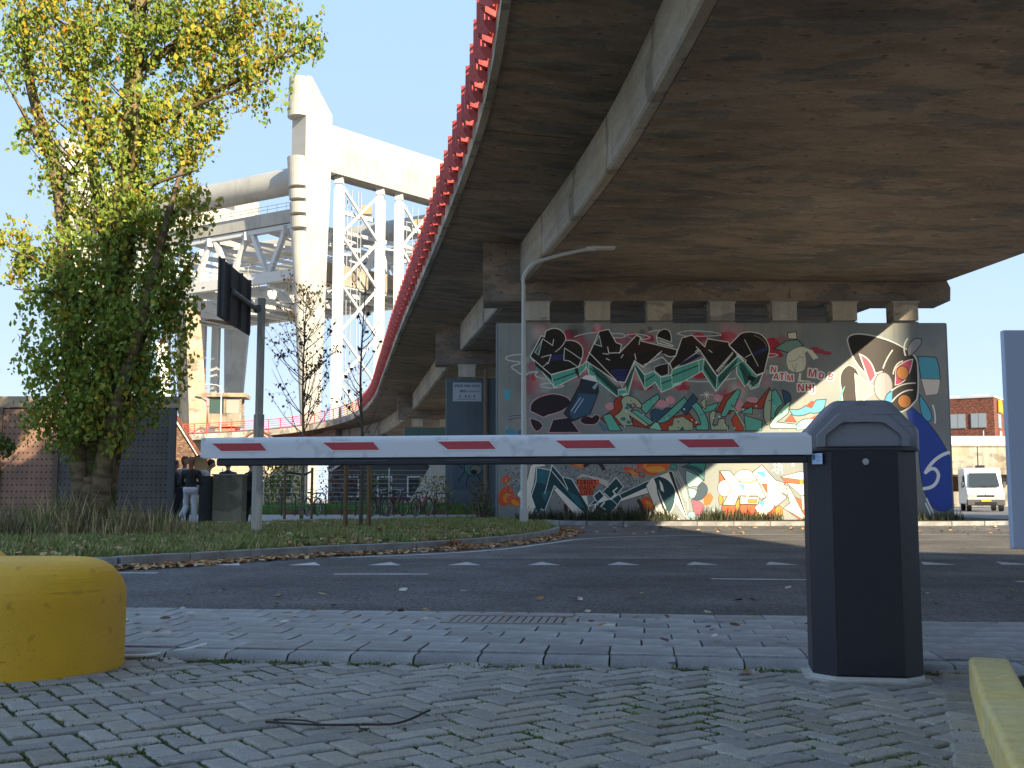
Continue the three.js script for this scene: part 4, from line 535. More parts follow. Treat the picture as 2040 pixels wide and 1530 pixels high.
// street lamp before the mural wall
{
  const o = thing('street_lamp', 'tall slim grey street lamp with a curved arm before the graffiti wall', 'street lamp', [0.3, 0.05, 28]);
  const P = (x, y) => new THREE.Vector3(x, y, 0);
  mesh('pole', [bar(P(0, 0), P(0, 1.5), 0.09, 0.085, 14), bar(P(0, 1.5), P(0, 6.15), 0.07, 0.05, 14), tube([P(0, 6.1), P(0, 6.36), P(0.22, 6.68), P(0.75, 6.88), P(1.5, 7.06), P(1.74, 7.1)], 0.047, 40, 10)], mat.greyPaint, o);
  mesh('lamp_head', [rbox(0.6, 0.07, 0.26, 0.03, 2.06, 7.12, 0), rbox(0.26, 0.1, 0.14, 0.03, 1.74, 7.1, 0)], M([0.6, 0.6, 0.57], 0.45), o);
  mesh('base_box', [box(0.22, 0.45, 0.2, 0, 0.22, 0)], mat.greyPaint, o);
}
// ---------------------------------------------------------------- public toilet building with perforated steel cladding
{
  const o = thing('toilet_building', 'low public toilet building clad in perforated brown steel at the left', 'building', [-8.83, 0, 28.85]);
  const dots = (() => { const n = 256; return texture(n, (u, v) => { const k = 0.8 + 0.25 * (fbm(u, v, 3, 3, 4, 51) - 0.5), x = (u * 8) % 1 - 0.5, y = (v * 6) % 1 - 0.5; return Math.hypot(x, y * 1.3) < 0.17 ? [0.06, 0.05, 0.05] : [k, k * 0.94, k * 0.9].map(cl); }, 1.0); })();
  const plainT = M([0.19, 0.125, 0.095], 0.75, { map: concreteMap }), clad = M([0.34, 0.22, 0.165], 0.72, { map: dots });
  const greyClad = M([0.115, 0.115, 0.118], 0.7, { map: dots });
  const foot = (e) => metric(slab([[0.02 + e, 0.12 - e], [-1.75 + e, 5], [-9.4 - e, 5], [-9.4 - e, 0.12 - e]], 1).rotateX(-Math.PI / 2)); mesh('core', foot(0).scale(1, 3.1, 1), plainT, o);
  for (let i = 0; i < 6; i++) { const m = mesh('clad_panel', box(1.38, 2.7, 0.05, -0.82 - i * 1.5, 1.72, -0.035), i < 2 ? greyClad : clad, o); m.position.z = i % 2 ? 0.02 : 0; mesh('panel_edge', [box(0.14, 3.0, 0.09, -0.06 - i * 1.5, 1.6, 0.0)], i < 2 ? M([0.07, 0.07, 0.075], 0.6) : plainT, o); }
  mesh('skirting', box(9.3, 0.34, 0.06, -4.72, 0.2, -0.04), plainT, o);
  const band = mesh('roof_band', foot(0.1).scale(1, 0.3, 1).translate(0, 3.105, 0), M([0.45, 0.37, 0.29], 0.8, { map: concreteMap }), o);
  const cv = document.createElement('canvas'); cv.width = 512; cv.height = 64; const c = cv.getContext('2d'); c.fillStyle = '#bfae9b'; c.fillRect(0, 0, 512, 64); c.fillStyle = '#6f6052'; c.font = '44px sans-serif'; c.fillText('(   ♿ TOILETTEN', 20, 48, 470); const t = new THREE.CanvasTexture(cv); t.colorSpace = THREE.SRGBColorSpace;
  mesh('lettering', new THREE.PlaneGeometry(2.3, 0.26).translate(-3.2, 3.255, 0.003), M([0.72, 0.68, 0.62], 0.8, { map: t }), o);
  mesh('end_panel', box(0.09, 3.05, 0.12, 0.0, 1.53, 0.0), M([0.06, 0.062, 0.066], 0.6), o);
}
// grey street cabinet
{
  const o = thing('utility_cabinet', 'weathered grey-green utility cabinet standing in front of the people', 'utility cabinet', [-7.6, 0.03, 29.5], 0.0);
  const front = M([0.26, 0.25, 0.18], 0.8, { map: concreteMap }), side = M([0.035, 0.036, 0.036], 0.7);
  mesh('body', rbox(0.78, 1.3, 0.5, 0.01, 0.1, 0.66, -0.0), front, o); mesh('side_cover', box(0.42, 1.29, 0.03, -0.475, 0.655, 0.12, 0.5), side, o); mesh('lid', rbox(0.84, 0.04, 0.56, 0.01, 0.1, 1.33, 0), M([0.2, 0.2, 0.18], 0.7), o);
}
// ---------------------------------------------------------------- people
function person(label, x, z, turn, pose, col, h = 1.72) {
  const k = h / 1.75, J = (a, b, c) => new THREE.Vector3(a, b, c);
  // joints: x right, y up, z front of the body
  const hip = J(0, 0.93, 0), chest = J(0, 1.28, 0.01 + (pose.lean ?? 0) * 0.5), neck = J(0, 1.47, 0.0 + (pose.lean ?? 0)), head = J(0, 1.63, 0.03 + (pose.lean ?? 0) * 1.4 + (pose.bow ?? 0));
  const B = [], add = (a, b, r1, r2, c) => B.push({ a, b, r1, r2, c });
  const C = col;
  add(J(0, 0.98, 0), J(0, 1.12, chest.z), 0.145, 0.135, 'top'); add(J(-0.1, 1.34, chest.z), J(0.1, 1.34, chest.z), 0.115, 0.115, 'top'); add(J(0, 1.1, chest.z), J(0, 1.36, chest.z), 0.14, 0.13, 'top'); add(J(-0.06, 0.93, -0.02), J(0.06, 0.93, -0.02), 0.135, 0.135, 'leg'); add(neck.clone().setY(1.42), head, 0.055, 0.05, 'skin');
  add(head, head.clone().add(J(0, 0.05, 0)), 0.088, 0.09, 'skin'); add(head.clone().add(J(0, 0.06, -0.025)), head.clone().add(J(0, 0.07, -0.02)), 0.1, 0.1, C.bald ? 'skin' : 'hair'); add(head.clone().add(J(0, -0.03, 0.085)), head.clone().add(J(0, -0.01, 0.09)), 0.016, 0.014, 'skin');
  if (C.longHair) add(head.clone().add(J(0, 0.02, -0.05)), head.clone().add(J(0, -0.16, -0.09)), 0.08, 0.05, 'hair');
  for (const s of [-1, 1]) {
    const L = s < 0 ? pose.legL : pose.legR, A = s < 0 ? pose.armL : pose.armR;
    const hj = J(s * 0.09, 0.9, 0), kn = J(s * 0.1 + L[0], 0.5, L[1]), an = J(s * 0.1 + L[2], L[4] ?? 0.09, L[3]);
    add(hj, kn, 0.092, 0.066, 'leg'); add(kn, an, C.wide ? 0.07 : 0.062, C.wide ? 0.078 : 0.045, 'leg');
    const up = (L[4] ?? 0.09) > 0.15; add(an.clone().add(J(0, -0.045, -0.03)), an.clone().add(up ? J(0, -0.17, -0.03) : J(0, -0.055, 0.14)), 0.045, 0.036, 'shoe');
    const sh = J(s * 0.19, 1.38, chest.z), el = J(s * (0.25 + A[0]), 1.12 + A[1], chest.z + A[2]), wr = J(s * (0.22 + A[3]), 0.9 + A[4], chest.z + A[5]);
    add(sh, el, 0.062, 0.052, 'top'); add(el, wr, 0.052, 0.04, 'top'); const dir = wr.clone().sub(el).normalize(); add(wr, wr.clone().addScaledVector(dir, 0.07), 0.034, 0.036, 'skin');
    for (let f = -1.5; f <= 1.5; f++) add(wr.clone().addScaledVector(dir, 0.08).add(J(0, 0, f * 0.018)), wr.clone().addScaledVector(dir, 0.16 - Math.abs(f) * 0.012).add(J(-s * 0.015, 0, f * 0.02)), 0.011, 0.009, 'skin');
    add(wr.clone().addScaledVector(dir, 0.03), wr.clone().addScaledVector(dir, 0.09).add(J(0, 0, 0.045)), 0.013, 0.01, 'skin');
  }
  const N = 88, mc = new MarchingCubes(N, new THREE.MeshBasicMaterial(), false, false, 120000); mc.isolation = 0;
  const half = 0.93, cx = 0, cy = 0.9, p = new THREE.Vector3(), ab = new THREE.Vector3(), ap = new THREE.Vector3();
  const dist = (q, b) => { ab.subVectors(b.b, b.a); ap.subVectors(q, b.a); const L2 = ab.lengthSq(), t = L2 ? Math.min(1, Math.max(0, ap.dot(ab) / L2)) : 0; return ap.addScaledVector(ab, -t).length() - (b.r1 + (b.r2 - b.r1) * t); };
  mc.field.fill(-1);
  const world = (i) => ((i - N / 2) / (N / 2)) * half;
  for (let kz = 0; kz < N; kz++) for (let j = 0; j < N; j++) for (let i = 0; i < N; i++) {
    p.set(world(i) + cx, world(j) + cy, world(kz)); if (Math.abs(p.x) > 0.6 || Math.abs(p.z) > 0.6) continue;
    let d = 9; for (const b of B) { const e = dist(p, b); if (e > 0.3) continue; const kk = 0.022, hh = Math.max(kk - Math.abs(d - e), 0) / kk; d = Math.min(d, e) - hh * hh * kk * 0.25; }
    mc.field[i + j * N + kz * N * N] = -d;
  }
  mc.update();
  const n = mc.count, pos = new Float32Array(n * 3), nor = new Float32Array(n * 3), cc = new Float32Array(n * 3);
  for (let i = 0; i < n; i++) {
    p.set(mc.positionArray[i * 3] * half + cx, mc.positionArray[i * 3 + 1] * half + cy, mc.positionArray[i * 3 + 2] * half);
    let best = 9, w = null; for (const b of B) { const e = dist(p, b); if (e < best) { best = e; w = b; } }
    let key = w.c; if (key === 'skin' && p.y > head.y + 0.075 && !C.bald) key = 'hair'; if (C.belt && key !== 'skin' && p.y > 0.965 && p.y < 1.0) key = 'belt'; if ((key === 'top' || key === 'leg') && Math.abs(p.x) < 0.2) key = p.y > 0.97 ? 'top' : key === 'top' && p.y < (C.hem ?? 0.95) ? 'leg' : key;
    pos.set([p.x * k, p.y * k, p.z * k], i * 3); nor.set([mc.normalArray[i * 3], mc.normalArray[i * 3 + 1], mc.normalArray[i * 3 + 2]], i * 3); cc.set(C[key] ?? [0.5, 0.5, 0.5], i * 3);
  }
  const g = new THREE.BufferGeometry(); g.setAttribute('position', new THREE.BufferAttribute(pos, 3)); g.setAttribute('normal', new THREE.BufferAttribute(nor, 3)); g.setAttribute('color', new THREE.BufferAttribute(cc, 3));
  g.computeBoundingBox(); const dy = -g.boundingBox.min.y;
  const o = mesh('person', g, M([1, 1, 1], 0.85, { vertexColors: true })); o.position.set(x, 0.03 + dy, -z); o.rotation.y = turn; tag(o, label, 'person', 'people standing by the utility cabinet'); return o;
}
{
  const stand = { legL: [0, 0.02, 0, 0.02], legR: [0, 0.02, 0, -0.03], armL: [0, 0, 0.03, 0, 0, 0.12], armR: [0, 0, 0.03, 0, 0, 0.12] };
  const hold = { ...stand, armL: [0, -0.02, 0.02, -0.12, 0.2, 0.26], armR: [0, -0.02, 0.02, -0.12, 0.2, 0.26] };
  const skin = [0.42, 0.24, 0.17], PI = Math.PI;
  const shoe = [0.6, 0.6, 0.62];
  person('person seen from behind in a black jacket and pale grey trousers', -8.27, 28.55, PI + 0.1, { ...hold, legR: [0.02, 0.1, 0.06, -0.22, 0.28], legL: [0, 0.0, 0, 0.0] }, { top: [0.012, 0.012, 0.013], leg: [0.4, 0.42, 0.46], hair: [0.16, 0.07, 0.035], skin, shoe, belt: [0.65, 0.63, 0.62], longHair: true, wide: true }, 1.74);
  person('person in a dark jacket partly hidden by the edge of the brown building', -8.93, 29.3, PI - 1.0, hold, { top: [0.04, 0.042, 0.05], leg: [0.02, 0.022, 0.032], hair: [0.1, 0.055, 0.035], skin, shoe: [0.05, 0.05, 0.05] }, 1.68);
  person('taller brown-haired person standing behind the one in the black jacket', -8.98, 30.4, 0.1, stand, { top: [0.5, 0.5, 0.5], leg: [0.05, 0.07, 0.11], hair: [0.13, 0.06, 0.03], skin, shoe }, 1.82);
  person('person in a beige sweater and jeans leaning forward beside the cabinet', -8.46, 30.3, PI / 2 + 0.3, { ...hold, lean: 0.12, bow: 0.04 }, { top: [0.42, 0.4, 0.35], leg: [0.11, 0.16, 0.23], hair: [0.035, 0.025, 0.02], skin, shoe, hem: 0.85 }, 1.74);
  person('person in a navy jacket standing behind the grey utility cabinet', -8.15, 31.8, PI + 0.4, stand, { top: [0.014, 0.018, 0.04], leg: [0.03, 0.03, 0.04], hair: [0.3, 0.22, 0.16], skin, shoe }, 1.78);
  person('bald person dressed in black standing beside the road sign pole', -7.22, 30.6, PI - 0.6, stand, { top: [0.01, 0.01, 0.011], leg: [0.012, 0.012, 0.013], hair: skin, skin, shoe: [0.03, 0.03, 0.03], bald: true }, 1.72);
}
// ---------------------------------------------------------------- cycle racks and bicycles
{
  const dark = M([0.03, 0.033, 0.036], 0.45);
  const P = (x, y) => new THREE.Vector3(x, y, 0);
  const loop = (w) => join([tube([P(-w, 0), P(-w, 0.5), P(-w, 0.78), P(-w + 0.03, 0.86), P(-w + 0.12, 0.9), P(0, 0.9), P(w - 0.12, 0.9), P(w - 0.03, 0.86), P(w, 0.78), P(w, 0.5), P(w, 0)], 0.024, 60, 8)]);
  const hoop = loop(0.27), rail = bar(P(-0.27, 0.48), P(0.27, 0.48), 0.018);
  const where = ['behind the left stake of the birch sapling', 'to the right of the birch sapling', 'behind the staked young tree', 'with a bicycle leaning at its left', 'between the two red bicycles', 'just left of the blue-grey pier', 'in front of the blue-grey pier'];
  [-8.86, -7.65, -6.47, -4.95, -4.05, -2.81, -1.5].forEach((x, i) => { const o = thing('cycle_rack', 'dark hoop shaped cycle rack ' + where[i], 'cycle rack', [x, 0.03, 44], 0.0, 'row of hoop cycle racks'); mesh('hoop', hoop, dark, o); mesh('cross_bar', rail, dark, o); });
  const bike = (label, x, z, turn, col) => {
    const o = thing('bicycle', label, 'bicycle', [x, 0.03, z], turn, 'bicycles parked at the racks'); const fm = M(col, 0.4), r = 0.34;
    for (const wx of [-0.53, 0.53]) { const w = mesh('wheel', [new THREE.TorusGeometry(r, 0.02, 8, 36).translate(wx, r + 0.02, 0)], mat.black, o); mesh('rim', [new THREE.TorusGeometry(r - 0.025, 0.009, 6, 36).translate(wx, r + 0.02, 0), ...Array.from({ length: 10 }, (_, i) => bar(new THREE.Vector3(wx, r + 0.02, 0), new THREE.Vector3(wx + Math.cos(i * 0.628) * r, r + 0.02 + Math.sin(i * 0.628) * r, 0), 0.0025, 0.0025, 4))], mat.steel, w); mesh('mudguard', new THREE.TorusGeometry(r + 0.035, 0.014, 6, 24, 2.6).rotateZ(0.4).translate(wx, r + 0.02, 0), mat.black, o); }
    const bb = P(-0.08, 0.3), st = P(-0.24, 0.82), hd = P(0.34, 0.86), re = P(-0.53, r + 0.02), fr = P(0.53, r + 0.02);
    mesh('frame', [bar(bb, st, 0.02), bar(bb, hd, 0.022), bar(P(-0.2, 0.7), P(0.37, 0.76), 0.018), bar(re, bb, 0.013), bar(re, P(-0.22, 0.74), 0.012), bar(hd, P(0.38, 0.72), 0.022)], fm, o);
    mesh('fork', [bar(hd, fr, 0.015), bar(hd, P(0.3, 1.03), 0.014)], mat.steel, o);
    mesh('handlebar', tube([new THREE.Vector3(0.08, 1.03, -0.28), new THREE.Vector3(0.27, 1.06, -0.2), P(0.3, 1.03), new THREE.Vector3(0.27, 1.06, 0.2), new THREE.Vector3(0.08, 1.03, 0.28)], 0.013, 30, 6), mat.steel, o);
    mesh('saddle', rbox(0.26, 0.07, 0.16, 0.03, -0.27, 0.93, 0), mat.black, o); mesh('seat_post', bar(st, P(-0.27, 0.91), 0.014), mat.steel, o);
    mesh('carrier', [box(0.38, 0.015, 0.14, -0.53, 0.78, 0), bar(P(-0.66, 0.77), re, 0.007), bar(P(-0.42, 0.77), re, 0.007)], mat.black, o); mesh('crank', [new THREE.TorusGeometry(0.09, 0.012, 6, 20).translate(-0.08, 0.3, 0.05), box(0.03, 0.17, 0.02, -0.08, 0.22, 0.07)], mat.black, o);
    mesh('head_lamp', new THREE.SphereGeometry(0.045, 10, 8).translate(0.4, 0.9, 0), mat.black, o);
  };
  bike('dark red bicycle half hidden by the young tree stakes', -5.35, 44.3, 1.25, [0.12, 0.012, 0.012]);
  bike('red city bicycle parked right of the dark rack with its wheel turned', -4.6, 43.9, 1.05, [0.2, 0.012, 0.018]);
  bike('red bicycle parked between the middle racks', -3.55, 43.9, 1.15, [0.24, 0.014, 0.02]);
  bike('brown bicycle behind the birch sapling trunk', -8.0, 44.6, 1.35, [0.1, 0.04, 0.02]);
}
// ---------------------------------------------------------------- vegetation helpers
const tree = (name, label, x, z, group, y = 0.08) => thing(name, label, 'tree', [x, y, z], 0, group);
function leafCloud(list, size, colours, opt = {}) { // one geometry of separate folded leaves; list of [x, y, z]
  const n = list.length, pos = new Float32Array(n * 18), col = new Float32Array(n * 18), q = new THREE.Quaternion(), e = new THREE.Euler(), m = [0, 1, 2, 3].map(() => new THREE.Vector3());
  let w = 0;
  for (const [x, y, z, ci] of list) {
    const s = size * rr(0.5, 1.4); e.set(rr(-1.2, 1.2), rr(0, 6.283), rr(-1.1, 1.1)); q.setFromEuler(e);
    m[0].set(0, s * 0.62, 0); m[1].set(s * 0.42, 0, s * 0.12); m[2].set(0, -s * 0.5, 0); m[3].set(-s * 0.42, 0, s * 0.12);
    for (const v of m) v.applyQuaternion(q);
    const c0 = colours[ci ?? Math.floor(R() * colours.length)], f = rr(0.75, 1.25), c = [c0[0] * f, c0[1] * f, c0[2] * f];
    for (const k of [0, 1, 2, 0, 2, 3]) { pos.set([x + m[k].x, y + m[k].y, z + m[k].z], w * 3); col.set(c, w * 3); w++; }
  }
  const g = new THREE.BufferGeometry(); g.setAttribute('position', new THREE.BufferAttribute(pos, 3)); g.setAttribute('color', new THREE.BufferAttribute(col, 3)); g.computeVertexNormals(); return g;
}
const leafMat = (tr = 0.4) => new THREE.MeshPhysicalMaterial({ roughness: 0.75, vertexColors: true, side: THREE.DoubleSide, transmission: tr, thickness: 0, specularIntensity: 0.4 });
function limb(pts, r0, r1, seg = 14, rad = 7) { // tapering bent limb
  const c = new THREE.CatmullRomCurve3(pts), g = new THREE.TubeGeometry(c, seg, 1, rad), p = g.attributes.position; const o = new THREE.Vector3(), v = new THREE.Vector3();
  for (let i = 0; i <= seg; i++) { c.getPointAt(i / seg, o); const r = r0 + (r1 - r0) * i / seg; for (let j = 0; j <= rad; j++) { const k = i * (rad + 1) + j; v.fromBufferAttribute(p, k).sub(o).multiplyScalar(r * (1 + 0.1 * Math.sin(j * 2.3 + i * 1.1))).add(o); p.setXYZ(k, v.x, v.y, v.z); } }
  const u = g.attributes.uv, L = c.getLength(); for (let i = 0; i < u.count; i++) u.setXY(i, u.getX(i) * L, u.getY(i) * 6.28 * r0); g.computeVertexNormals(); return g;
}
const P3 = (x, y, z) => new THREE.Vector3(x, y, z);
// ---------------------------------------------------------------- the big poplar
{
  const o = tree('poplar_tree', 'tall broad poplar with yellowing green leaves on the grass verge', -7.4, 19.6);
  const main = [
    [limb([P3(-0.05, -0.1, 0), P3(0.0, 0.7, 0), P3(0.12, 1.9, -0.05), P3(0.3, 4, 0), P3(0.45, 7, 0.1), P3(0.5, 10, 0), P3(0.6, 13.5, 0)], 0.3, 0.07, 40, 14)],
    [limb([P3(-0.15, -0.1, 0.1), P3(-0.15, 0.8, 0.12), P3(-0.3, 2.2, 0.1), P3(-0.6, 4.5, 0), P3(-0.95, 6.6, -0.1), P3(-1.5, 8.3, -0.1), P3(-1.75, 10.5, 0)], 0.2, 0.05, 34, 10)],
    [limb([P3(0.1, 0.2, -0.1), P3(0.2, 1.2, -0.2), P3(0.2, 3.5, -0.5), P3(-0.3, 6.2, -0.5), P3(-0.55, 8.2, -0.3), P3(-0.5, 10, -0.2)], 0.2, 0.05, 30, 9)],
    [limb([P3(0.15, 0.0, 0.15), P3(0.3, 1.3, 0.3), P3(0.7, 3, 0.4), P3(1.1, 5, 0.3), P3(1.5, 6.8, 0.2)], 0.2, 0.03, 24, 8)]];
  const bmat = mat.bark; main.forEach((g) => mesh('trunk', g, bmat, o));
  // root flare
  mesh('root_flare', [limb([P3(-0.4, -0.12, 0.12), P3(-0.22, 0.25, 0.1), P3(-0.08, 1.0, 0.05)], 0.18, 0.2, 10, 9), limb([P3(0.4, -0.12, 0.1), P3(0.24, 0.25, 0.08), P3(0.1, 1.0, 0.05)], 0.16, 0.18, 10, 9), limb([P3(0.02, -0.12, 0.42), P3(0.02, 0.3, 0.24), P3(0.02, 1.0, 0.12)], 0.16, 0.2, 10, 9)], bmat, o);
  const br = []; const starts = [[0.3, 4, 0], [0.42, 6, 0.05], [0.45, 7.2, 0.1], [0.48, 8.4, 0.05], [0.5, 9.5, 0], [-0.6, 4.6, 0], [-0.95, 6.6, -0.1], [-0.55, 8.2, -0.3], [0.7, 3, 0.4], [0.5, 10.5, 0]];
  const ends = [[3.0, 8.2, 0.3], [3.5, 9.0, -0.3], [2.6, 9.4, 0.6], [1.9, 6.4, 0.7], [1.6, 5.2, -0.5], [-1.6, 5.1, 0.2], [-1.3, 4.3, 0.6], [-1.9, 8.4, 0.3], [-1.4, 9.4, -0.4], [1.4, 10.8, 0.6], [-0.4, 10.6, 0.7], [2.3, 10.3, -0.7], [0.9, 7.8, 0.9], [-0.2, 7.4, 0.8], [3.8, 9.1, 0.1]];
  for (const [x, y, z] of ends) { let b = starts[0], bd = 99; for (const s of starts) { const d = Math.hypot(s[0] - x, (s[1] - y + 1.5) * 0.8, s[2] - z); if (s[1] < y && d < bd) { bd = d; b = s; } } br.push(limb([P3(...b), P3(b[0] * 0.55 + x * 0.45 + rr(-0.1, 0.1), b[1] * 0.6 + y * 0.4 + 0.1, b[2] * 0.5 + z * 0.5), P3(x, y, z)], 0.06, 0.012, 10, 6)); }
  for (let i = 0; i < 90; i++) { const y = rr(1.4, 10.5), a = rr(0, 6.28), L = rr(0.5, 1.3), x0 = 0.1 + y * 0.045 - (i % 3 === 0 ? y * 0.14 : 0); br.push(limb([P3(x0, y, 0), P3(x0 + Math.cos(a) * L * 0.5, y + L * 0.35, Math.sin(a) * L * 0.5), P3(x0 + Math.cos(a) * L, y + L * 0.9, Math.sin(a) * L)], 0.02, 0.004, 6, 4)); }
  mesh('branches', br, M([0.34, 0.28, 0.2], 0.9, { map: barkMap }), o);
  // leaf clumps: centre x, y, radius x, radius y, leaves
  const cl3 = [[0.1, 1.8, 0.8, 0.35, 800, 0.45], [-0.5, 2.1, 0.6, 0.4, 500, 0.3], [-1.2, 7.4, 0.35, 0.6, 260], [-1.55, 8.6, 0.4, 0.7, 320, 0.1], [-0.95, 6.5, 0.35, 0.5, 240], [-1.75, 9.6, 0.45, 0.6, 320], [-0.9, 8.9, 0.6, 0.7, 500, 0.3], [-1.5, 9.3, 0.6, 0.5, 400], [-0.3, 8.5, 0.9, 0.7, 900, 0.4], [0.6, 9.0, 1.0, 0.6, 1000, 0.5], [1.9, 8.9, 0.9, 0.5, 800, 0.3], [-0.2, 9.7, 1.2, 0.5, 800, 0.4], [2.6, 9.5, 0.9, 0.4, 600], [0.9, 7.4, 0.8, 0.6, 700, 0.5], [-0.5, 7.0, 0.5, 0.6, 350, 0.3], [1.8, 9.9, 1.4, 0.4, 700, 0.2], [-0.3, 2.0, 0.7, 0.35, 900, 0.55], [0.3, 2.4, 0.9, 0.6, 1500, 0.6], [-0.2, 3.1, 1.0, 0.7, 1700, 0.6], [0.5, 3.9, 1.0, 0.7, 1700, 0.6], [0.1, 4.9, 1.0, 0.6, 1400, 0.5], [0.6, 5.6, 0.8, 0.6, 900, 0.5], [1.05, 2.5, 0.45, 0.5, 500, 0.2], [0.3, 6.6, 0.8, 0.6, 700, 0.4], [-0.9, 3.1, 0.45, 0.6, 420, 0.2], [0.0, 2.55, 1.2, 0.75, 1900], [-0.45, 3.9, 0.95, 0.8, 1400], [0.8, 3.4, 0.95, 1.0, 1700], [0.3, 4.7, 1.3, 0.75, 2000], [-1.35, 5.15, 0.55, 0.5, 420], [-0.95, 4.4, 0.7, 0.7, 700], [1.3, 4.6, 0.55, 0.8, 700], [0.65, 5.75, 1.05, 0.75, 1500], [1.55, 5.85, 0.45, 0.42, 380], [-0.45, 5.95, 0.5, 0.8, 420], [0.55, 6.75, 1.0, 0.65, 1300], [1.55, 6.85, 0.4, 0.55, 420], [0.3, 7.6, 1.1, 0.75, 1400], [1.6, 7.6, 0.65, 0.7, 750], [2.25, 8.4, 0.8, 0.5, 800], [1.2, 8.7, 1.15, 0.85, 1600], [2.9, 8.75, 0.6, 0.5, 520], [3.5, 9.0, 0.42, 0.36, 280], [-0.6, 8.1, 0.55, 1.0, 420], [-1.35, 8.4, 0.6, 0.35, 200], [0.0, 9.2, 1.6, 0.55, 1200], [2.0, 9.3, 1.3, 0.55, 1200], [-1.0, 9.45, 0.8, 0.55, 420], [1.4, 10.4, 2.2, 0.9, 1500], [-0.5, 10.5, 1.8, 0.9, 900], [0.5, 12, 2.0, 1.5, 1300], [0.5, 14, 1.3, 1.4, 700], [0.2, 3.2, 0.8, 1.6, 900], [-1.55, 5.0, 0.35, 0.25, 120], [3.75, 9.15, 0.3, 0.25, 120], [1.45, 4.0, 0.35, 0.5, 260], [-1.55, 7.35, 0.2, 0.2, 60], [2.85, 8.0, 0.4, 0.3, 170]];
  const hues = [[0.22, 0.31, 0.05], [0.27, 0.34, 0.055], [0.17, 0.26, 0.045], [0.37, 0.36, 0.05], [0.42, 0.33, 0.03], [0.5, 0.3, 0.025], [0.36, 0.17, 0.025]];
  const leaves = [];
  for (const [cx, cy, rx, ry, n, cz = 0] of cl3) {
    const twigs = Math.max(4, Math.round(n / 22)); // leaves hang in sprays round twig points, with gaps between
    for (let t = 0; t < twigs; t++) {
      const u = rr(-1, 1), a = rr(0, 6.283), k = Math.pow(R(), 0.42), s = Math.sqrt(1 - u * u);
      const tx = cx + rx * k * s * Math.cos(a), ty = cy + ry * k * u, tz = cz + rx * 0.85 * k * s * Math.sin(a), autumn = fbm(cl((tx + 3) / 8), cl(ty / 15), 6, 6, 3, 7);
      const m = Math.round(n / twigs * (cz > 0.1 ? 0.65 : 1.15));
      for (let i = 0; i < m; i++) {
        const ci = R() < 0.07 ? 4 + Math.floor(R() * 3) : autumn > 0.58 ? (R() < 0.5 ? 3 + Math.floor(R() * 2) : Math.floor(R() * 3)) : Math.floor(R() * 3.4);
        const w = rr(-1, 1); leaves.push([tx + w * 0.08 + rr(-0.11, 0.11), ty + w * 0.3 + rr(-0.06, 0.06), tz + rr(-0.13, 0.13), Math.min(ci, 6)]);
      }
    }
  }
  mesh('crown', leafCloud(leaves, 0.088, hues), leafMat(), o);
}
// leaning shrub branches at the left edge of the verge
{
  const o = thing('shrub', 'leafy green shrub at the left edge before the brown toilet building', 'shrub', [-9.45, 0.08, 19.5]); const L = [];
  for (const [x, y, r, n] of [[-0.1, 2.3, 0.35, 160], [0.0, 1.7, 0.4, 260], [0.05, 1.1, 0.4, 260], [-0.4, 0.6, 0.6, 300], [0.45, 1.55, 0.22, 70], [0.15, 2.9, 0.18, 40]]) for (let i = 0; i < n; i++) { const u = rr(-1, 1), a = rr(0, 6.28), s = Math.sqrt(1 - u * u), k = Math.pow(R(), 0.4) * r; L.push([x + k * s * Math.cos(a), y + k * u, k * s * Math.sin(a)]); }
  mesh('stems', [limb([P3(-0.5, -0.1, 0), P3(-0.2, 1, 0.1), P3(0.0, 1.9, 0), P3(-0.1, 2.8, 0)], 0.03, 0.008, 12, 5), limb([P3(-0.4, -0.1, 0), P3(0.1, 0.9, 0), P3(0.45, 1.6, 0.1)], 0.022, 0.006, 10, 5)], mat.bark, o);
  mesh('foliage', leafCloud(L, 0.1, [[0.07, 0.12, 0.025], [0.1, 0.16, 0.03], [0.16, 0.17, 0.04]]), leafMat(), o);
}
// ---------------------------------------------------------------- young trees
function sapling(name, label, x, z, H, spread, trunkMat, twigMat, nb, leafN, leafSize, hues, y) {
  const o = tree(name, label, x, z, undefined, y), tw = [], L = [], tips = [];
  mesh('trunk', [limb([P3(0, -0.1, 0), P3(0.03, H * 0.3, 0.02), P3(-0.04, H * 0.6, 0), P3(0.06, H, 0.02)], 0.045 * H / 5, 0.008, 20, 7)], trunkMat, o);
  for (let i = 0; i < nb; i++) {
    const t = rr(0.3, 0.93), a = rr(0, 6.283), len = spread * (1.15 - t * 0.8) * rr(0.6, 1.1), y0 = t * H, dx = Math.cos(a), dz = Math.sin(a);
    const e = P3(dx * len, y0 + len * rr(0.9, 1.5), dz * len), mid = P3(dx * len * 0.45, y0 + len * 0.4, dz * len * 0.45); tw.push(limb([P3(0, y0, 0), mid, e], 0.013 * H / 6, 0.004, 6, 4)); tips.push([mid, e]);
    for (let k = 0; k < 4; k++) { const b = mid.clone().lerp(e, rr(0.1, 0.9)), f = b.clone().add(P3(rr(-1, 1), rr(0.1, 1.0), rr(-1, 1)).multiplyScalar(len * 0.4)); tw.push(limb([b, b.clone().lerp(f, 0.5).add(P3(0, 0.03, 0)), f], 0.005, 0.003, 3, 3)); tips.push([b, f]); }
  }
  for (let i = 0; i < leafN; i++) { const [a, b] = tips[Math.floor(R() * tips.length)], p = a.clone().lerp(b, rr(0.2, 1)); L.push([p.x + rr(-0.06, 0.06), p.y + rr(-0.06, 0.06), p.z + rr(-0.06, 0.06)]); }
  mesh('branches', tw, twigMat, o); mesh('crown', leafCloud(L, leafSize, hues), leafMat(0.25), o); return o;
}
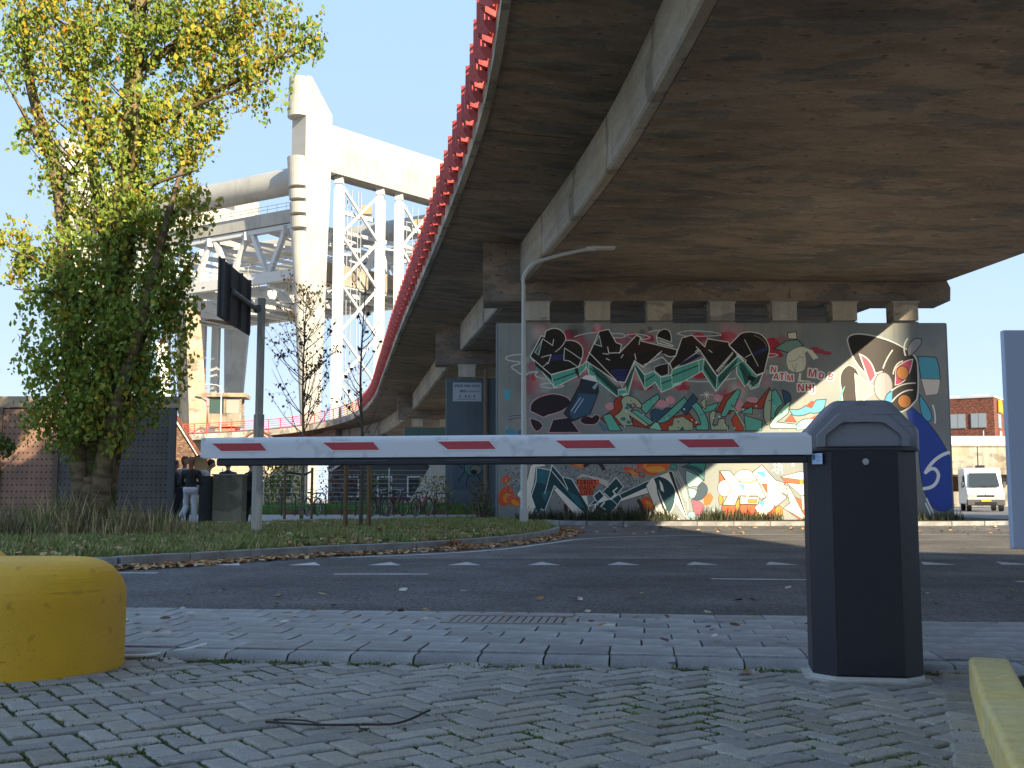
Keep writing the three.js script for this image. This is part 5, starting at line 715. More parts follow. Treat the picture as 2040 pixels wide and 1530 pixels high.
const darkTwig = M([0.09, 0.07, 0.055], 0.9), birchBark = M([0.5, 0.48, 0.45], 0.8, { map: barkMap });
sapling('birch_sapling', 'thin birch sapling with sparse dark leaves in front of the white tower', -7.2, 38, 8.1, 2.0, birchBark, darkTwig, 60, 900, 0.1, [[0.05, 0.035, 0.02], [0.09, 0.05, 0.02], [0.05, 0.06, 0.02]], 0.02);
sapling('young_tree', 'nearly bare young street tree held between wooden stakes', -3.3, 24.2, 5.6, 0.8, darkTwig, darkTwig, 20, 40, 0.1, [[0.05, 0.04, 0.03], [0.04, 0.035, 0.03]], 0.06);
{ // stakes
  const st = (x, z, H, label) => { const q = thing('tree_stake', label, 'stake', [x, 0.03, z], 0, 'wooden tree stakes'); mesh('post', [bar(P3(0, -0.1, 0), P3(0, H, 0), 0.05, 0.045, 8)], mat.wood, q); return q; };
  st(-3.55, 23.7, 1.75, 'left wooden stake of the bare young tree'); st(-3.2, 24.9, 1.75, 'middle wooden stake of the bare young tree'); st(-3.03, 23.5, 1.78, 'thick right wooden stake of the bare young tree'); st(-7.72, 37.7, 1.7, 'left wooden stake beside the birch sapling'); st(-6.82, 37.8, 1.75, 'right wooden stake beside the birch sapling');
  const strap = (a, b, label) => tag(mesh('tree_tie', beam(a, b, 0.02, 0.07), mat.black), label, 'strap');
  strap(V(-3.55, 1.68, 23.7), V(-3.3, 1.62, 24.2), 'black strap from the left stake to the bare young tree'); strap(V(-3.03, 1.7, 23.5), V(-3.3, 1.64, 24.2), 'black strap from the thick right stake to the bare young tree'); strap(V(-7.72, 1.62, 37.7), V(-7.2, 1.55, 38), 'black strap from the left stake to the birch'); strap(V(-6.82, 1.66, 37.8), V(-7.2, 1.5, 38), 'black strap from the right stake to the birch');
}
// reddish shrub and hedge plants under the far viaduct
function bushy(label, x, z, w, h, n, hues, size = 0.12, y = 0.2) { const o = thing('shrub', label, 'shrub', [x, y, z]); const L = []; for (let i = 0; i < n; i++) { const a = rr(0, 6.28), k = Math.pow(R(), 0.5), yy = R(); L.push([Math.cos(a) * k * w * (1 - 0.35 * yy), yy * h, Math.sin(a) * k * w * 0.6 * (1 - 0.35 * yy)]); } const st = []; for (let i = 0; i < 9; i++) st.push(limb([P3(rr(-0.1, 0.1), -0.1, 0), P3(rr(-0.5, 0.5) * w, h * 0.5, rr(-0.2, 0.2)), P3(rr(-0.8, 0.8) * w, h * rr(0.7, 1), rr(-0.3, 0.3))], 0.02, 0.005, 6, 4)); mesh('stems', st, darkTwig, o); mesh('foliage', leafCloud(L, size, hues), leafMat(0.3), o); }
const greenH = [[0.06, 0.1, 0.025], [0.09, 0.13, 0.03], [0.14, 0.15, 0.04]], redH = [[0.14, 0.04, 0.03], [0.1, 0.035, 0.03], [0.2, 0.09, 0.05]], yelH = [[0.3, 0.24, 0.04], [0.22, 0.2, 0.04], [0.15, 0.16, 0.03]];
bushy('red-brown shrub behind the stakes of the young tree', -8.0, 53, 1.5, 3.0, 700, redH); bushy('yellow autumn shrub in the sun under the far viaduct', -15.2, 72, 2.0, 3.4, 800, yelH, 0.2); bushy('low green shrub behind the cycle racks', -6.2, 51, 1.3, 1.7, 420, greenH); bushy('pale leafy shrub beside the blue-grey pier', -3.4, 48.6, 1.2, 1.5, 380, [[0.2, 0.2, 0.07], [0.25, 0.22, 0.08]]); bushy('dark green shrub behind the birch stakes', -11, 51, 1.6, 1.8, 520, greenH);
bushy('dry twiggy weeds at the left foot of the graffiti wall', -0.95, 33.3, 0.5, 1.2, 260, [[0.2, 0.16, 0.08], [0.13, 0.13, 0.05], [0.09, 0.1, 0.04]], 0.09, 0.05);

// ---------------------------------------------------------------- grass, litter and weeds
function inside(x, z, pts) { let c = false; for (let i = 0, j = pts.length - 1; i < pts.length; j = i++) { const [a, b] = pts[i], [d, e] = pts[j]; if ((b > z) !== (e > z) && x < (d - a) * (z - b) / (e - b) + a) c = !c; } return c; }
function tuft(n, h, spread, w0 = 0.007) { const pos = []; for (let i = 0; i < n; i++) { const a = rr(0, 6.28), x = rr(-spread, spread), z = rr(-spread, spread), w = w0, hh = h * rr(0.5, 1.1), lx = Math.cos(a) * hh * rr(0.2, 0.7), lz = Math.sin(a) * hh * rr(0.2, 0.7), cx = Math.cos(a + 1.57) * w, cz = Math.sin(a + 1.57) * w; const p = [[x - cx, 0, z - cz], [x + cx, 0, z + cz], [x + lx * 0.4 + cx * 0.7, hh * 0.6, z + lz * 0.4 + cz * 0.7], [x + lx * 0.4 - cx * 0.7, hh * 0.6, z + lz * 0.4 - cz * 0.7], [x + lx, hh, z + lz]]; for (const k of [0, 1, 2, 0, 2, 3, 3, 2, 4]) pos.push(...p[k]); } const g = new THREE.BufferGeometry(); g.setAttribute('position', new THREE.Float32BufferAttribute(pos, 3)); g.computeVertexNormals(); return g; }
function scatter(name, geo, m, spots, label, category) { // spots of [x, y, z, scale, colour]
  const o = new THREE.InstancedMesh(geo, m, spots.length), mm = new THREE.Matrix4(), q = new THREE.Quaternion(), e = new THREE.Euler(), c = new THREE.Color();
  spots.forEach(([x, y, z, s, col, flat], i) => { e.set(flat ? rr(-0.5, 0.5) : rr(-0.15, 0.15), rr(0, 6.28), flat ? rr(-0.5, 0.5) : rr(-0.15, 0.15)); mm.compose(new THREE.Vector3(x, y, -z), q.setFromEuler(e), new THREE.Vector3(s, s * rr(0.8, 1.2), s)); o.setMatrixAt(i, mm); o.setColorAt(i, c.setRGB(...col)); });
  o.castShadow = o.receiveShadow = true; o.name = numbered(name); scene.add(o); return tag(o, label, category, null, 'stuff');
}
const bladeMat = new THREE.MeshPhysicalMaterial({ roughness: 0.8, side: THREE.DoubleSide, transmission: 0.25, thickness: 0 }); const litterMat = M([1, 1, 1], 0.9);
const vergeAll = [...vergePts, [-1.2, 35.2], [-8, 27.25], [-40, 27.25]];
{
  const sp = []; for (let i = 0; i < 60000 && sp.length < 17000; i++) { const x = rr(-11, 1), z = rr(10.9, 34.5); if (Math.abs(x) > 0.52 * z || !inside(x, z, vergeAll)) continue; const d = fbm(cl((x + 12) / 14), cl((z - 10) / 26), 10, 16, 3, 12); if (d < 0.4 && R() < 0.75) continue; const y = R(), k = rr(0.7, 1.3); sp.push([x, 0.075, z, rr(0.7, 1.35), y < 0.5 ? [0.16 * k, 0.22 * k, 0.045 * k] : y < 0.8 ? [0.26 * k, 0.26 * k, 0.07 * k] : [0.4 * k, 0.31 * k, 0.14 * k]]); }
  scatter('verge_grass', tuft(6, 0.105, 0.08, 0.009), bladeMat, sp, 'short autumn grass growing on the verge', 'grass');
  const b = []; for (let i = 0; i < 5200; i++) { const x = rr(-22, -1), z = rr(48.1, 56); const k = rr(0.8, 1.3); b.push([x, 0.24, z, rr(1.4, 2.3), [0.1 * k, 0.2 * k, 0.04 * k]]); } scatter('bank_grass', tuft(7, 0.14, 0.1), bladeMat, b, 'bright green grass behind the cycle racks', 'grass');
  // tall dry grass round the poplar foot
  const t = []; for (let i = 0; i < 620; i++) { const a = rr(0, 6.28), r = Math.pow(R(), 0.7) * 1.7, x = -7.5 + Math.cos(a) * r * 1.15, z = 19.2 + Math.sin(a) * r * 0.7, k = rr(0.6, 1.3), y = R(); t.push([x, 0.08, z, rr(0.6, 1.35) * (1.15 - r * 0.3), y < 0.5 ? [0.46 * k, 0.36 * k, 0.17 * k] : y < 0.7 ? [0.2 * k, 0.15 * k, 0.08 * k] : [0.17 * k, 0.2 * k, 0.06 * k]]); } scatter('tall_grass', tuft(7, 0.62, 0.14, 0.012), bladeMat, t, 'tall dry grass and weeds round the foot of the poplar', 'grass');
  // weeds at the foot of the mural wall
  const w = []; for (let i = 0; i < 700; i++) { const x = rr(-0.4, 13.5), d = fbm(cl(x / 15), 0.3, 12, 2, 3, 5); if (d < 0.47) continue; const k = rr(0.5, 1.2); w.push([x, 0.09, 33.8 - Math.pow(R(), 2) * 0.9, rr(0.8, 2.2) * d * 1.6, [0.08 * k, 0.09 * k, 0.035 * k]]); } scatter('wall_weeds', tuft(9, 0.2, 0.12), bladeMat, w, 'low dark weeds along the foot of the graffiti wall', 'weeds');
  // moss and grass in the brick joints
  const j = []; for (let i = 0; i < 900; i++) { const z = rr(2.7, 5.0), x = rr(-0.5, 0.5) * z; if (x > 1.25 + 0.36 * (z - 2.75)) continue; const dn = fbm(cl((x + 3) / 6), cl(z / 6), 12, 12, 3, 19); if (dn < 0.52) continue; const k = rr(0.6, 1.2); j.push([x, -0.012, z, rr(0.5, 1.1), [0.1 * k, 0.16 * k, 0.03 * k]]); }
  for (const [bx, bz, bt] of mossSpots) { // cushions of moss along the joints of the worn bricks
    const wet = fbm(cl((bx + 3) / 6), cl(bz / 6), 5, 5, 3, 23); if (wet < 0.42) continue; const n = Math.round(14 * (wet - 0.36) / 0.3), a = mossTurn + (bt ? Math.PI / 2 : 0), ux = Math.cos(a), uz = Math.sin(a);
    for (let i = 0; i < n; i++) { const e = R() < 0.5 ? [rr(-0.1, 0.1), 0.05] : [0.1, rr(-0.05, 0.05)], k = rr(0.6, 1.3); j.push([bx + ux * e[0] - uz * e[1], -0.011, bz + uz * e[0] + ux * e[1], rr(0.4, 0.85), [0.14 * k, 0.2 * k, 0.045 * k]]); } }
  for (let i = 0; i < 260; i++) { const a = rr(-2.2, 2.0); j.push([a, -0.01, 5.07 - 0.118 * a - rr(0, 0.05), rr(0.5, 1.5), [0.12, 0.15, 0.04]]); } for (let i = 0; i < 300; i++) { const z = rr(2.6, 4.8); j.push([1.17 + 0.36 * (z - 2.5) + rr(-0.03, 0.03), -0.01, z, rr(0.6, 1.7), [0.11, 0.14, 0.035]]); }
  scatter('joint_grass', tuft(6, 0.014, 0.018), bladeMat, j, 'moss and tiny grass in the paving joints', 'grass');
}
const leafShape = (s) => { const g = new THREE.BufferGeometry(); const a = []; const pts = [[0, 0.55], [0.3, 0.25], [0.42, -0.05], [0.22, -0.4], [0, -0.5], [-0.22, -0.4], [-0.42, -0.05], [-0.3, 0.25]]; const h = (i) => 0.16 * Math.abs(pts[i][0]) + 0.18 * Math.max(0, pts[i][1]) * s; for (let i = 0; i < 8; i++) { const k = (i + 1) % 8; a.push(0, 0.01, 0, pts[i][0], h(i) + 0.02, pts[i][1], pts[k][0], h(k) + 0.02, pts[k][1]); } g.setAttribute('position', new THREE.Float32BufferAttribute(a, 3)); g.computeVertexNormals(); return g; };
{
  const sp = [], hue = [[0.42, 0.22, 0.09], [0.3, 0.14, 0.07], [0.5, 0.34, 0.17], [0.22, 0.12, 0.08], [0.52, 0.4, 0.24]]; const kc = new THREE.CatmullRomCurve3(vergePts.slice(1).map(([x, z]) => new THREE.Vector3(x, 0, -z)));
  for (let i = 0; i < 3600; i++) { const u = rr(0.16, 0.9), p = kc.getPoint(u), t = kc.getTangent(u), d = 0.09 + Math.pow(R(), 1.6) * 0.5; sp.push([p.x - t.z * -d * -1 * -1, 0.005, -p.z - 0 + 0, rr(0.05, 0.1), hue[Math.floor(R() * 5)], 1]); const q = sp[sp.length - 1]; q[0] = p.x + (-t.z) * d; q[2] = -(p.z + t.x * d); }
  for (let i = 0; i < 9000; i++) { const x = rr(-11, 1), z = rr(11.5, 30); if (Math.abs(x) > 0.55 * z || !inside(x, z, vergeAll)) continue; if (fbm(cl((x + 12) / 14), cl((z - 10) / 26), 10, 16, 3, 12) > 0.52 && R() < 0.7) continue; sp.push([x, 0.1 + rr(0, 0.05), z, rr(0.05, 0.1), hue[Math.floor(R() * 5)], 1]); }
  for (let i = 0; i < 160; i++) { const x = rr(1.2, 13), z = rr(23, 30); sp.push([x, 0.004, z, rr(0.06, 0.1), hue[Math.floor(R() * 5)], 1]); }
  scatter('leaf_litter', leafShape(1), litterMat, sp, 'brown fallen leaves gathered on the verge and along its kerb', 'leaf litter');
  // single leaves on the apron and paving
  const gs = [leafShape(0.4), leafShape(1.4), leafShape(2.6)], ms = [[0.42, 0.3, 0.17], [0.5, 0.42, 0.3], [0.12, 0.07, 0.045], [0.33, 0.17, 0.06], [0.6, 0.55, 0.46]].map((c) => M(c, 0.85));
  const put = (x, y, z, s, k, where) => { const o = mesh('fallen_leaf', gs[k % 3], ms[(k * 7) % 5]); o.position.set(x, y, -z); o.scale.setScalar(s); o.rotation.set(rr(-0.25, 0.25), rr(0, 6.28), rr(-0.25, 0.25)); tag(o, 'dry curled leaf fallen on the ' + where, 'leaf', 'fallen leaves on the ' + where); };
  for (let i = 0; i < 74; i++) { const z = 5.4 + Math.pow(R(), 0.75) * 1.9, x = rr(-0.5, 0.48) * z * (R() < 0.6 ? 0.75 : 1) - 0.3; if (z > 7.25 - 0.12 * x) continue; put(x, 0.052 - 0.028 * (z - 5.4) / 0.9 * 0.36 + 0.004, z, rr(0.035, 0.075), i, 'tile apron'); }
  for (let i = 0; i < 40; i++) { const z = rr(7.6, 9.4), x = rr(-0.42, 0.46) * z; put(x, 0.0, z, rr(0.04, 0.08), i, 'asphalt road'); }
  [[-0.42, 4.45, 0.05], [0.3, 3.55, 0.03], [0.62, 2.74, 0.11], [-0.95, 3.2, 0.04], [1.0, 4.8, 0.05], [0.2, 4.9, 0.04], [-1.3, 4.6, 0.045], [0.72, 5.05, 0.05]].forEach(([x, z, s], i) => put(x, 0.012, z, s, i, 'brick paving'));
  // heap at the kerb
  const hp = thing('leaf_heap', 'small heap of brown leaves against the verge kerb', 'leaf heap', [-0.85, 0.0, 16.8]); const L = []; for (let i = 0; i < 260; i++) { const r = R() * 0.34, a = rr(0, 6.28); L.push([Math.cos(a) * r, (0.34 - r) * 0.35 * R(), Math.sin(a) * r * 0.6]); } mesh('leaves', leafCloud(L, 0.08, hue), litterMat, hp).material = M([1, 1, 1], 0.9, { vertexColors: true });
}
// ---------------------------------------------------------------- white lift bridge
{
  const o = thing('lift_bridge', 'tall white lift bridge with blade-shaped towers and a tubular cross beam', 'bridge');
  const A = new THREE.Vector2(0.66, 0.751), B = new THREE.Vector2(0.751, -0.66), D = new THREE.Vector2(-0.849, 0.529), p1 = new THREE.Vector2(-29.8, 150), span = 51, port = 36;
  const at = (a, b, y, d = 0) => { const q = p1.clone().addScaledVector(A, a).addScaledVector(B, b).addScaledVector(D, d); return V(q.x, y, q.y); };
  const wm = M([0.52, 0.5, 0.455], 0.6, { map: plasterMap });
  const loft = (secs, f) => { // secs: [y, r, L, a0]; f(s) -> closed list of [a, b]
    const rows = secs.map((s) => f(s).map(([a, b]) => ({ a, b, y: s[0] }))), pos = [];
    const N = rows[0].length; return { rows, N };
  };
  function towerPart(name, secs, nose, d, flip, parent, body = true) { // a stack of level sections lofted into one closed piece
    const sec = ([y, r, L, a0]) => { const pts = []; if (nose) for (let k = 0; k <= 14; k++) { const t = Math.PI / 2 + Math.PI * k / 14; pts.push([a0 + r * Math.cos(t), r * Math.sin(t)]); } else pts.push([a0, r], [a0, -r]); if (body) pts.push([a0 + L, -r], [a0 + L, r]); return pts.map(([a, b]) => at(flip ? port - a : a, b, y, d)); };
    const rows = secs.map(sec), n = rows[0].length, pos = [], uv = [];
    const put = (v, u, w) => { pos.push(v.x, v.y, v.z); uv.push(u, w); };
    for (let i = 0; i + 1 < rows.length; i++) for (let k = 0; k < n; k++) { const a = rows[i][k], b = rows[i][(k + 1) % n], c = rows[i + 1][(k + 1) % n], e = rows[i + 1][k]; put(a, k * 0.4, a.y); put(b, k * 0.4 + 0.4, b.y); put(c, k * 0.4 + 0.4, c.y); put(a, k * 0.4, a.y); put(c, k * 0.4 + 0.4, c.y); put(e, k * 0.4, e.y); }
    for (const r of [rows[0], rows[rows.length - 1]]) for (let k = 1; k + 1 < n; k++) { put(r[0], 0, 0); put(r[k], 1, 0); put(r[k + 1], 1, 1); }
    const g = new THREE.BufferGeometry(); g.setAttribute('position', new THREE.Float32BufferAttribute(pos, 3)); g.setAttribute('uv', new THREE.Float32BufferAttribute(uv, 2)); g.computeVertexNormals(); return mesh(name, g, wm, parent);
  }
  const S = (y) => { const t = Math.max(0, 1 - y / 48); return [y, 1.55 - 1.0 * t, 4.6 - 3.7 * t, 2.9 * t]; };
  for (const [d, flip] of [[0, false], [span, false], [0, true], [span, true]]) {
    const t = towerPart('tower', [S(-1), S(12), S(24), S(37.4)], true, d, flip, o);
    towerPart('tower_shaft', [S(37.4), S(48), [53.7, 1.55, 4.6, 0]], false, d, flip, t);
    for (const [y0, y1] of [[38.0, 39.5], [40.0, 41.5], [42.0, 43.3], [43.8, 47.9]]) { const ss = [S(y0), S(y1)].map((q) => { q[3] -= 0.002; return q; }); towerPart('nose_segment', ss, true, d, flip, t, false); }
    const cap = towerPart('tower_cap', [[53.7, 1.62, 0, 0], [59.3, 1.55, 0, 0.1]], true, d, flip, t, false);
    { // slanted blade above the beam
      const pr = [[0, 53.7], [4.62, 53.7], [4.62, 54.9], [0.9, 59.5], [0, 59.5]], pos = [], P = (k, b) => at(flip ? port - pr[k][0] : pr[k][0], b, pr[k][1], d), put = (...v) => v.forEach((q) => pos.push(q.x, q.y, q.z));
      for (let k = 0; k < 5; k++) { const m = (k + 1) % 5; put(P(k, 1.56), P(m, 1.56), P(m, -1.56), P(k, 1.56), P(m, -1.56), P(k, -1.56)); } for (const b of [1.56, -1.56]) for (let k = 1; k < 4; k++) put(P(0, b), P(k, b), P(k + 1, b));
      const g = new THREE.BufferGeometry(); g.setAttribute('position', new THREE.Float32BufferAttribute(pos, 3)); g.computeVertexNormals(); mesh('tower_blade', metric(g), wm, t);
    }
  }
  const boxBetween = (a, b, w, h, up = 0) => beam(a, b, w, h);
  for (const d of [0, span]) {
    mesh('portal_beam', metric(boxBetween(at(4.4, 0.0, 50.1, d), at(port - 4.4, 0.0, 50.1, d), 3.0, 6.8)), wm, o);
    mesh('beam_soffit', metric(boxBetween(at(6, 0.0, 46.64, d), at(port - 6, 0.0, 46.64, d), 2.2, 0.12)), M([0.16, 0.15, 0.14], 0.7), o);
    // guide masts with cross bracing
    const legs = [7.2, 15.1, 18.9, 26.1, 29];
    for (const a of legs) { const m = mesh('guide_mast', [beam(at(a, 0.25, 0, d), at(a, 0.25, 46.6, d), 0.85, 0.9)], mat.whiteSteel, o); mesh('guide_rail', [beam(at(a + 0.75, 0.2, 0, d), at(a + 0.75, 0.2, 45, d), 0.18, 0.5), beam(at(a - 0.65, 0.2, 0, d), at(a - 0.65, 0.2, 45, d), 0.14, 0.4)], mat.greyPaint, m); mesh('mast_head', [box(1.2, 1.0, 1.2, 0, 0, 0).translate(...at(a, 0.25, 46.2, d).toArray())], mat.whiteSteel, m); }
    for (const [a, b] of [[7.6, 14.7], [19.3, 25.7]]) for (let k = 0; k < 6; k++) { const y = 45.6 - k * 7.1; mesh('cross_brace', [beam(at(a, 0.3, y, d), at(b, 0.3, y - 7.1, d), 0.3, 0.34)], mat.whiteSteel, o); mesh('cross_brace', [beam(at(b, 0.34, y, d), at(a, 0.34, y - 7.1, d), 0.3, 0.34)], mat.whiteSteel, o); }
    for (const [a, b] of [[7.6, 14.7], [19.3, 25.7]]) { mesh('platform', [beam(at(a, -0.9, 42, d), at(b, -0.9, 42, d), 0.5, 0.6), beam(at(a, -0.9, 43.1, d), at(b, -0.9, 43.1, d), 0.08, 0.08)], mat.whiteSteel, o); mesh('winch', [box(1.6, 1.3, 1.2).translate(...at(b - 1.4, -0.8, 43.2, d).toArray())], M([0.45, 0.27, 0.14], 0.8), o); }
    for (const a of [9.4, 10.2, 11.4, 12, 21.2, 22.4, 23.6]) mesh('cable', bar(at(a, -0.5, 0, d), at(a, -0.5, 45.6, d), 0.07, 0.07, 5), M([0.3, 0.31, 0.33], 0.5), o);
  }
  mesh('tube_beam', metric(bar(at(2.2, -1.2, 45.7, 0.5), at(2.2, -1.2, 45.7, span - 0.5), 1.9, 1.9, 32)), wm, o);
  mesh('tube_beam', metric(bar(at(port - 2.2, -1.2, 45.7, 0.5), at(port - 2.2, -1.2, 45.7, span - 0.5), 1.9, 1.9, 32)), wm, o);
  // machine cabin at the tower foot
  mesh('machine_room', [box(6, 4, 5).translate(...at(11, 2.5, 12, 0).toArray())], M([0.5, 0.47, 0.43], 0.7, { map: plasterMap }), o);

  // the raised span
  const sp = thing('lift_span', 'raised white steel truss span hanging between the bridge towers', 'bridge span'), st = mat.whiteSteel, n = 6, d0 = 2.2, d1 = span - 2.2, pl = (d1 - d0) / n;
  for (const a of [4.2, port - 4.2]) {
    mesh('box_chord', metric(beam(at(a, 0, 41.1, d0), at(a, 0, 41.1, d1), 1.6, 1.9)), wm, sp);
    mesh('top_chord', beam(at(a, 0, 39.7, d0), at(a, 0, 39.7, d1), 1.0, 0.7), mat.greyPaint, sp);
    mesh('bottom_chord', beam(at(a, 0, 32.6, d0), at(a, 0, 32.6, d1), 1.1, 1.5), st, sp);
    for (let k = 0; k < n; k++) { const m = d0 + (k + 0.5) * pl; mesh('truss_diagonal', beam(at(a, 0, 33.2, m - pl * 0.47), at(a, 0, 39.6, m - 0.5), 0.75, 0.65), st, sp); mesh('truss_diagonal', beam(at(a, 0, 33.2, m + pl * 0.47), at(a, 0, 39.6, m + 0.5), 0.75, 0.65), st, sp); mesh('gusset', box(1.9, 1.2, 0.5, 0, 0, 0, 0.56).translate(...at(a, 0, 39.2, m).toArray()), st, sp); }
    for (const [y, off] of [[43.1, -0.7], [42.6, -0.7], [34.6, -0.6], [34.1, -0.6]]) mesh('hand_rail', beam(at(a + off, 0, y, d0), at(a + off, 0, y, d1), 0.06, 0.06), mat.greyPaint, sp);
    for (let k = 0; k < 26; k++) { const q = d0 + k * (d1 - d0) / 25; mesh('rail_post', [beam(at(a - 0.7, 0, 42, q), at(a - 0.7, 0, 43.1, q), 0.05, 0.05), beam(at(a - 0.6, 0, 33.3, q), at(a - 0.6, 0, 34.6, q), 0.05, 0.05)], mat.greyPaint, sp); }
  }
  mesh('deck_plate', metric(beam(at(6.2, 0, 33.1, d0), at(6.2, 0, 33.1, d1), 3.2, 0.3)), M([0.3, 0.3, 0.3], 0.8), sp);
  mesh('deck_plate', metric(beam(at(port - 9, 0, 33.1, d0), at(port - 9, 0, 33.1, d1), 9, 0.3)), M([0.3, 0.3, 0.3], 0.8), sp);
  for (let k = 0; k <= n; k++) { const q = d0 + k * pl; mesh('cross_girder', beam(at(4.2, 0, 31.9, q), at(port - 4.2, 0, 31.9, q), 0.6, 1.3), mat.greyPaint, sp); mesh('top_strut', beam(at(4.2, 0, 39.5, q), at(port - 4.2, 0, 39.5, q), 0.45, 0.5), st, sp); if (k < n) { mesh('wind_brace', beam(at(4.2, 0, 39.3, q), at(port - 4.2, 0, 39.3, q + pl), 0.3, 0.3), st, sp); mesh('wind_brace', beam(at(port - 4.2, 0, 39.3, q), at(4.2, 0, 39.3, q + pl), 0.3, 0.3), st, sp); mesh('wind_brace', beam(at(4.2, 0, 31.6, q), at(port - 4.2, 0, 31.6, q + pl), 0.3, 0.3), mat.greyPaint, sp); } }
  for (const a of [9.5, 14, 19, 24]) mesh('stringer', beam(at(a, 0, 32.5, d0), at(a, 0, 32.5, d1), 0.5, 0.7), mat.greyPaint, sp);
  for (const q of [d0, d1]) { mesh('end_girder', metric(beam(at(4.2, 0, 33, q), at(port - 4.2, 0, 33, q), 1.0, 3)), M([0.42, 0.36, 0.3], 0.8, { map: concreteMap }), sp); for (const a of [6, 15, 24, 28]) { mesh('end_frame', [beam(at(a, 0, 34, q), at(a + 2.2, 0, 39.6, q), 0.7, 0.6)], st, sp); mesh('end_frame', [beam(at(a + 4.4, 0, 34, q), at(a + 2.2, 0, 39.6, q), 0.7, 0.6)], st, sp); } }
}
// raised bascule leaf with red railing, beyond the far viaduct
{
  const o = thing('bascule_leaf', 'raised bridge leaf with a red railing standing upright behind the poplar', 'bridge leaf', [-36.2, 4, 125]);
  mesh('leaf_side', metric(slab([[-1.2, 0], [1.0, 0], [-0.6, 16.5], [-2.3, 18.5]], 5).rotateY(0.5)), M([0.5, 0.42, 0.32], 0.8, { map: concreteMap }), o);
  mesh('counter_arm', metric(slab([[-3.2, 0], [-1.8, 0], [-3.2, 14], [-4.4, 14]], 1.5).rotateY(0.4)), M([0.55, 0.6, 0.62], 0.6), o);
  for (let k = 0; k < 4; k++) mesh('rail', beam(P3(1.25 + k * 0.4, 0, 0.5), P3(-0.75 + k * 0.4, 18, 0.5), 0.1, 0.1), mat.red, o);
  for (let k = 0; k < 9; k++) mesh('post', beam(P3(1.1 - k * 0.235, k * 2.1 + 0.6, 0.5), P3(2.6 - k * 0.235, k * 2.1 + 0.75, 0.5), 0.12, 0.12), mat.red, o);
}
{
  const o = thing('control_cabin', 'small concrete bridge control cabin with wide windows behind the far railing', 'building', [-33.4, 0, 129], 0.1);
  const cm = M([0.46, 0.4, 0.32], 0.8, { map: concreteMap });
  mesh('base', box(2.2, 9, 2.4, 0, 4.5, 0), cm, o); mesh('wall', box(3.7, 1.5, 3.2, 0, 9.7, 0), cm, o); mesh('roof', box(4.6, 0.45, 4.2, 0.1, 12.6, 0), cm, o);
  mesh('window', box(1.5, 1.6, 0.1, -1.0, 11.3, 1.55), M([0.05, 0.09, 0.09], 0.1), o); mesh('window', box(1.6, 1.6, 0.1, 0.95, 11.3, 1.55), M([0.3, 0.3, 0.26], 0.1), o); mesh('mullion', [box(0.25, 1.95, 0.25, -0.02, 11.4, 1.5), box(0.2, 1.95, 0.2, -1.78, 11.4, 1.5), box(0.2, 1.95, 0.2, 1.78, 11.4, 1.5), box(3.6, 1.95, 0.2, 0, 11.4, -1.4)], cm, o);
  const l = thing('lamp_post', 'thin white lamp post beside the bridge control cabin', 'street lamp', [-31.2, 5, 118]); mesh('pole', [bar(P3(0, 0, 0), P3(0, 7.2, 0), 0.1, 0.07), tube([P3(0, 7.2, 0), P3(-0.1, 7.6, 0), P3(-0.5, 7.8, 0), P3(-1.0, 7.85, 0)], 0.06, 12, 6)], mat.whiteSteel, l); mesh('lamp_head', rbox(0.8, 0.14, 0.3, 0.05, -1.3, 7.86, 0), mat.whiteSteel, l);
}
// ---------------------------------------------------------------- houses under and beyond the viaduct
function house(label, x, z, turn, w, d, h, roofH, wallM, roofM, win) {
  const o = thing('house', label, 'house', [x, 0, z], turn);
  mesh('wall', [metric(slab([[-w / 2, 0], [w / 2, 0], [w / 2, h], [0, h + roofH], [-w / 2, h]], d).translate(0, 0, -d))], wallM, o);
  for (const s of [-1, 1]) { const L = Math.hypot(w / 2, roofH); const g = box(L + 0.5, 0.18, d + 0.5, 0, 0, 0); g.rotateZ(-s * Math.atan2(roofH, w / 2)).translate(s * (w / 4 + 0.09), h + roofH / 2 + 0.12, -d / 2); mesh('roof', g, roofM, o); }
  for (const [a, b, ww, hh] of win) { const q = mesh('window', box(ww + 0.2, hh + 0.2, 0.1, a, b, 0.02), mat.white, o); mesh('pane', box(ww, hh, 0.04, a, b, 0.075), mat.glass, q); }
  mesh('gable_board', [beam(P3(-w / 2 - 0.2, h - 0.1, 0.14), P3(0, h + roofH + 0.1, 0.14), 0.06, 0.25), beam(P3(w / 2 + 0.2, h - 0.1, 0.14), P3(0, h + roofH + 0.1, 0.14), 0.06, 0.25)], mat.white, o); return o;
}
const tileRed = M([0.36, 0.11, 0.06], 0.85, { map: masonry });
house('narrow brick house with a steep red tiled gable beside the brown building', -21.2, 68, 0.75, 3.6, 7, 3.55, 2.55, M([0.34, 0.2, 0.13], 0.9, { map: masonry }), tileRed, [[0, 4.2, 0.5, 0.8], [-0.7, 1.6, 0.7, 1.2], [0.8, 1.6, 0.7, 1.2]]);
house('low dark grey wooden house under the far viaduct', -8.5, 74, 0, 7, 6, 2.7, 2.0, M([0.075, 0.08, 0.09], 0.8, { map: plasterMap }), M([0.12, 0.11, 0.11], 0.8), [[-2.2, 1.5, 0.8, 1.2], [0, 1.5, 0.8, 1.2], [2.0, 1.5, 0.8, 1.2], [0, 3.4, 0.6, 0.7]]);
house('sunlit cream house seen between the far viaduct piers', -22, 96, 0.15, 8, 7, 4, 2.5, M([0.62, 0.5, 0.34], 0.85, { map: plasterMap }), tileRed, [[-2.4, 1.6, 0.8, 1.4], [0, 1.6, 0.8, 1.4], [2.4, 1.6, 0.8, 1.4]]);
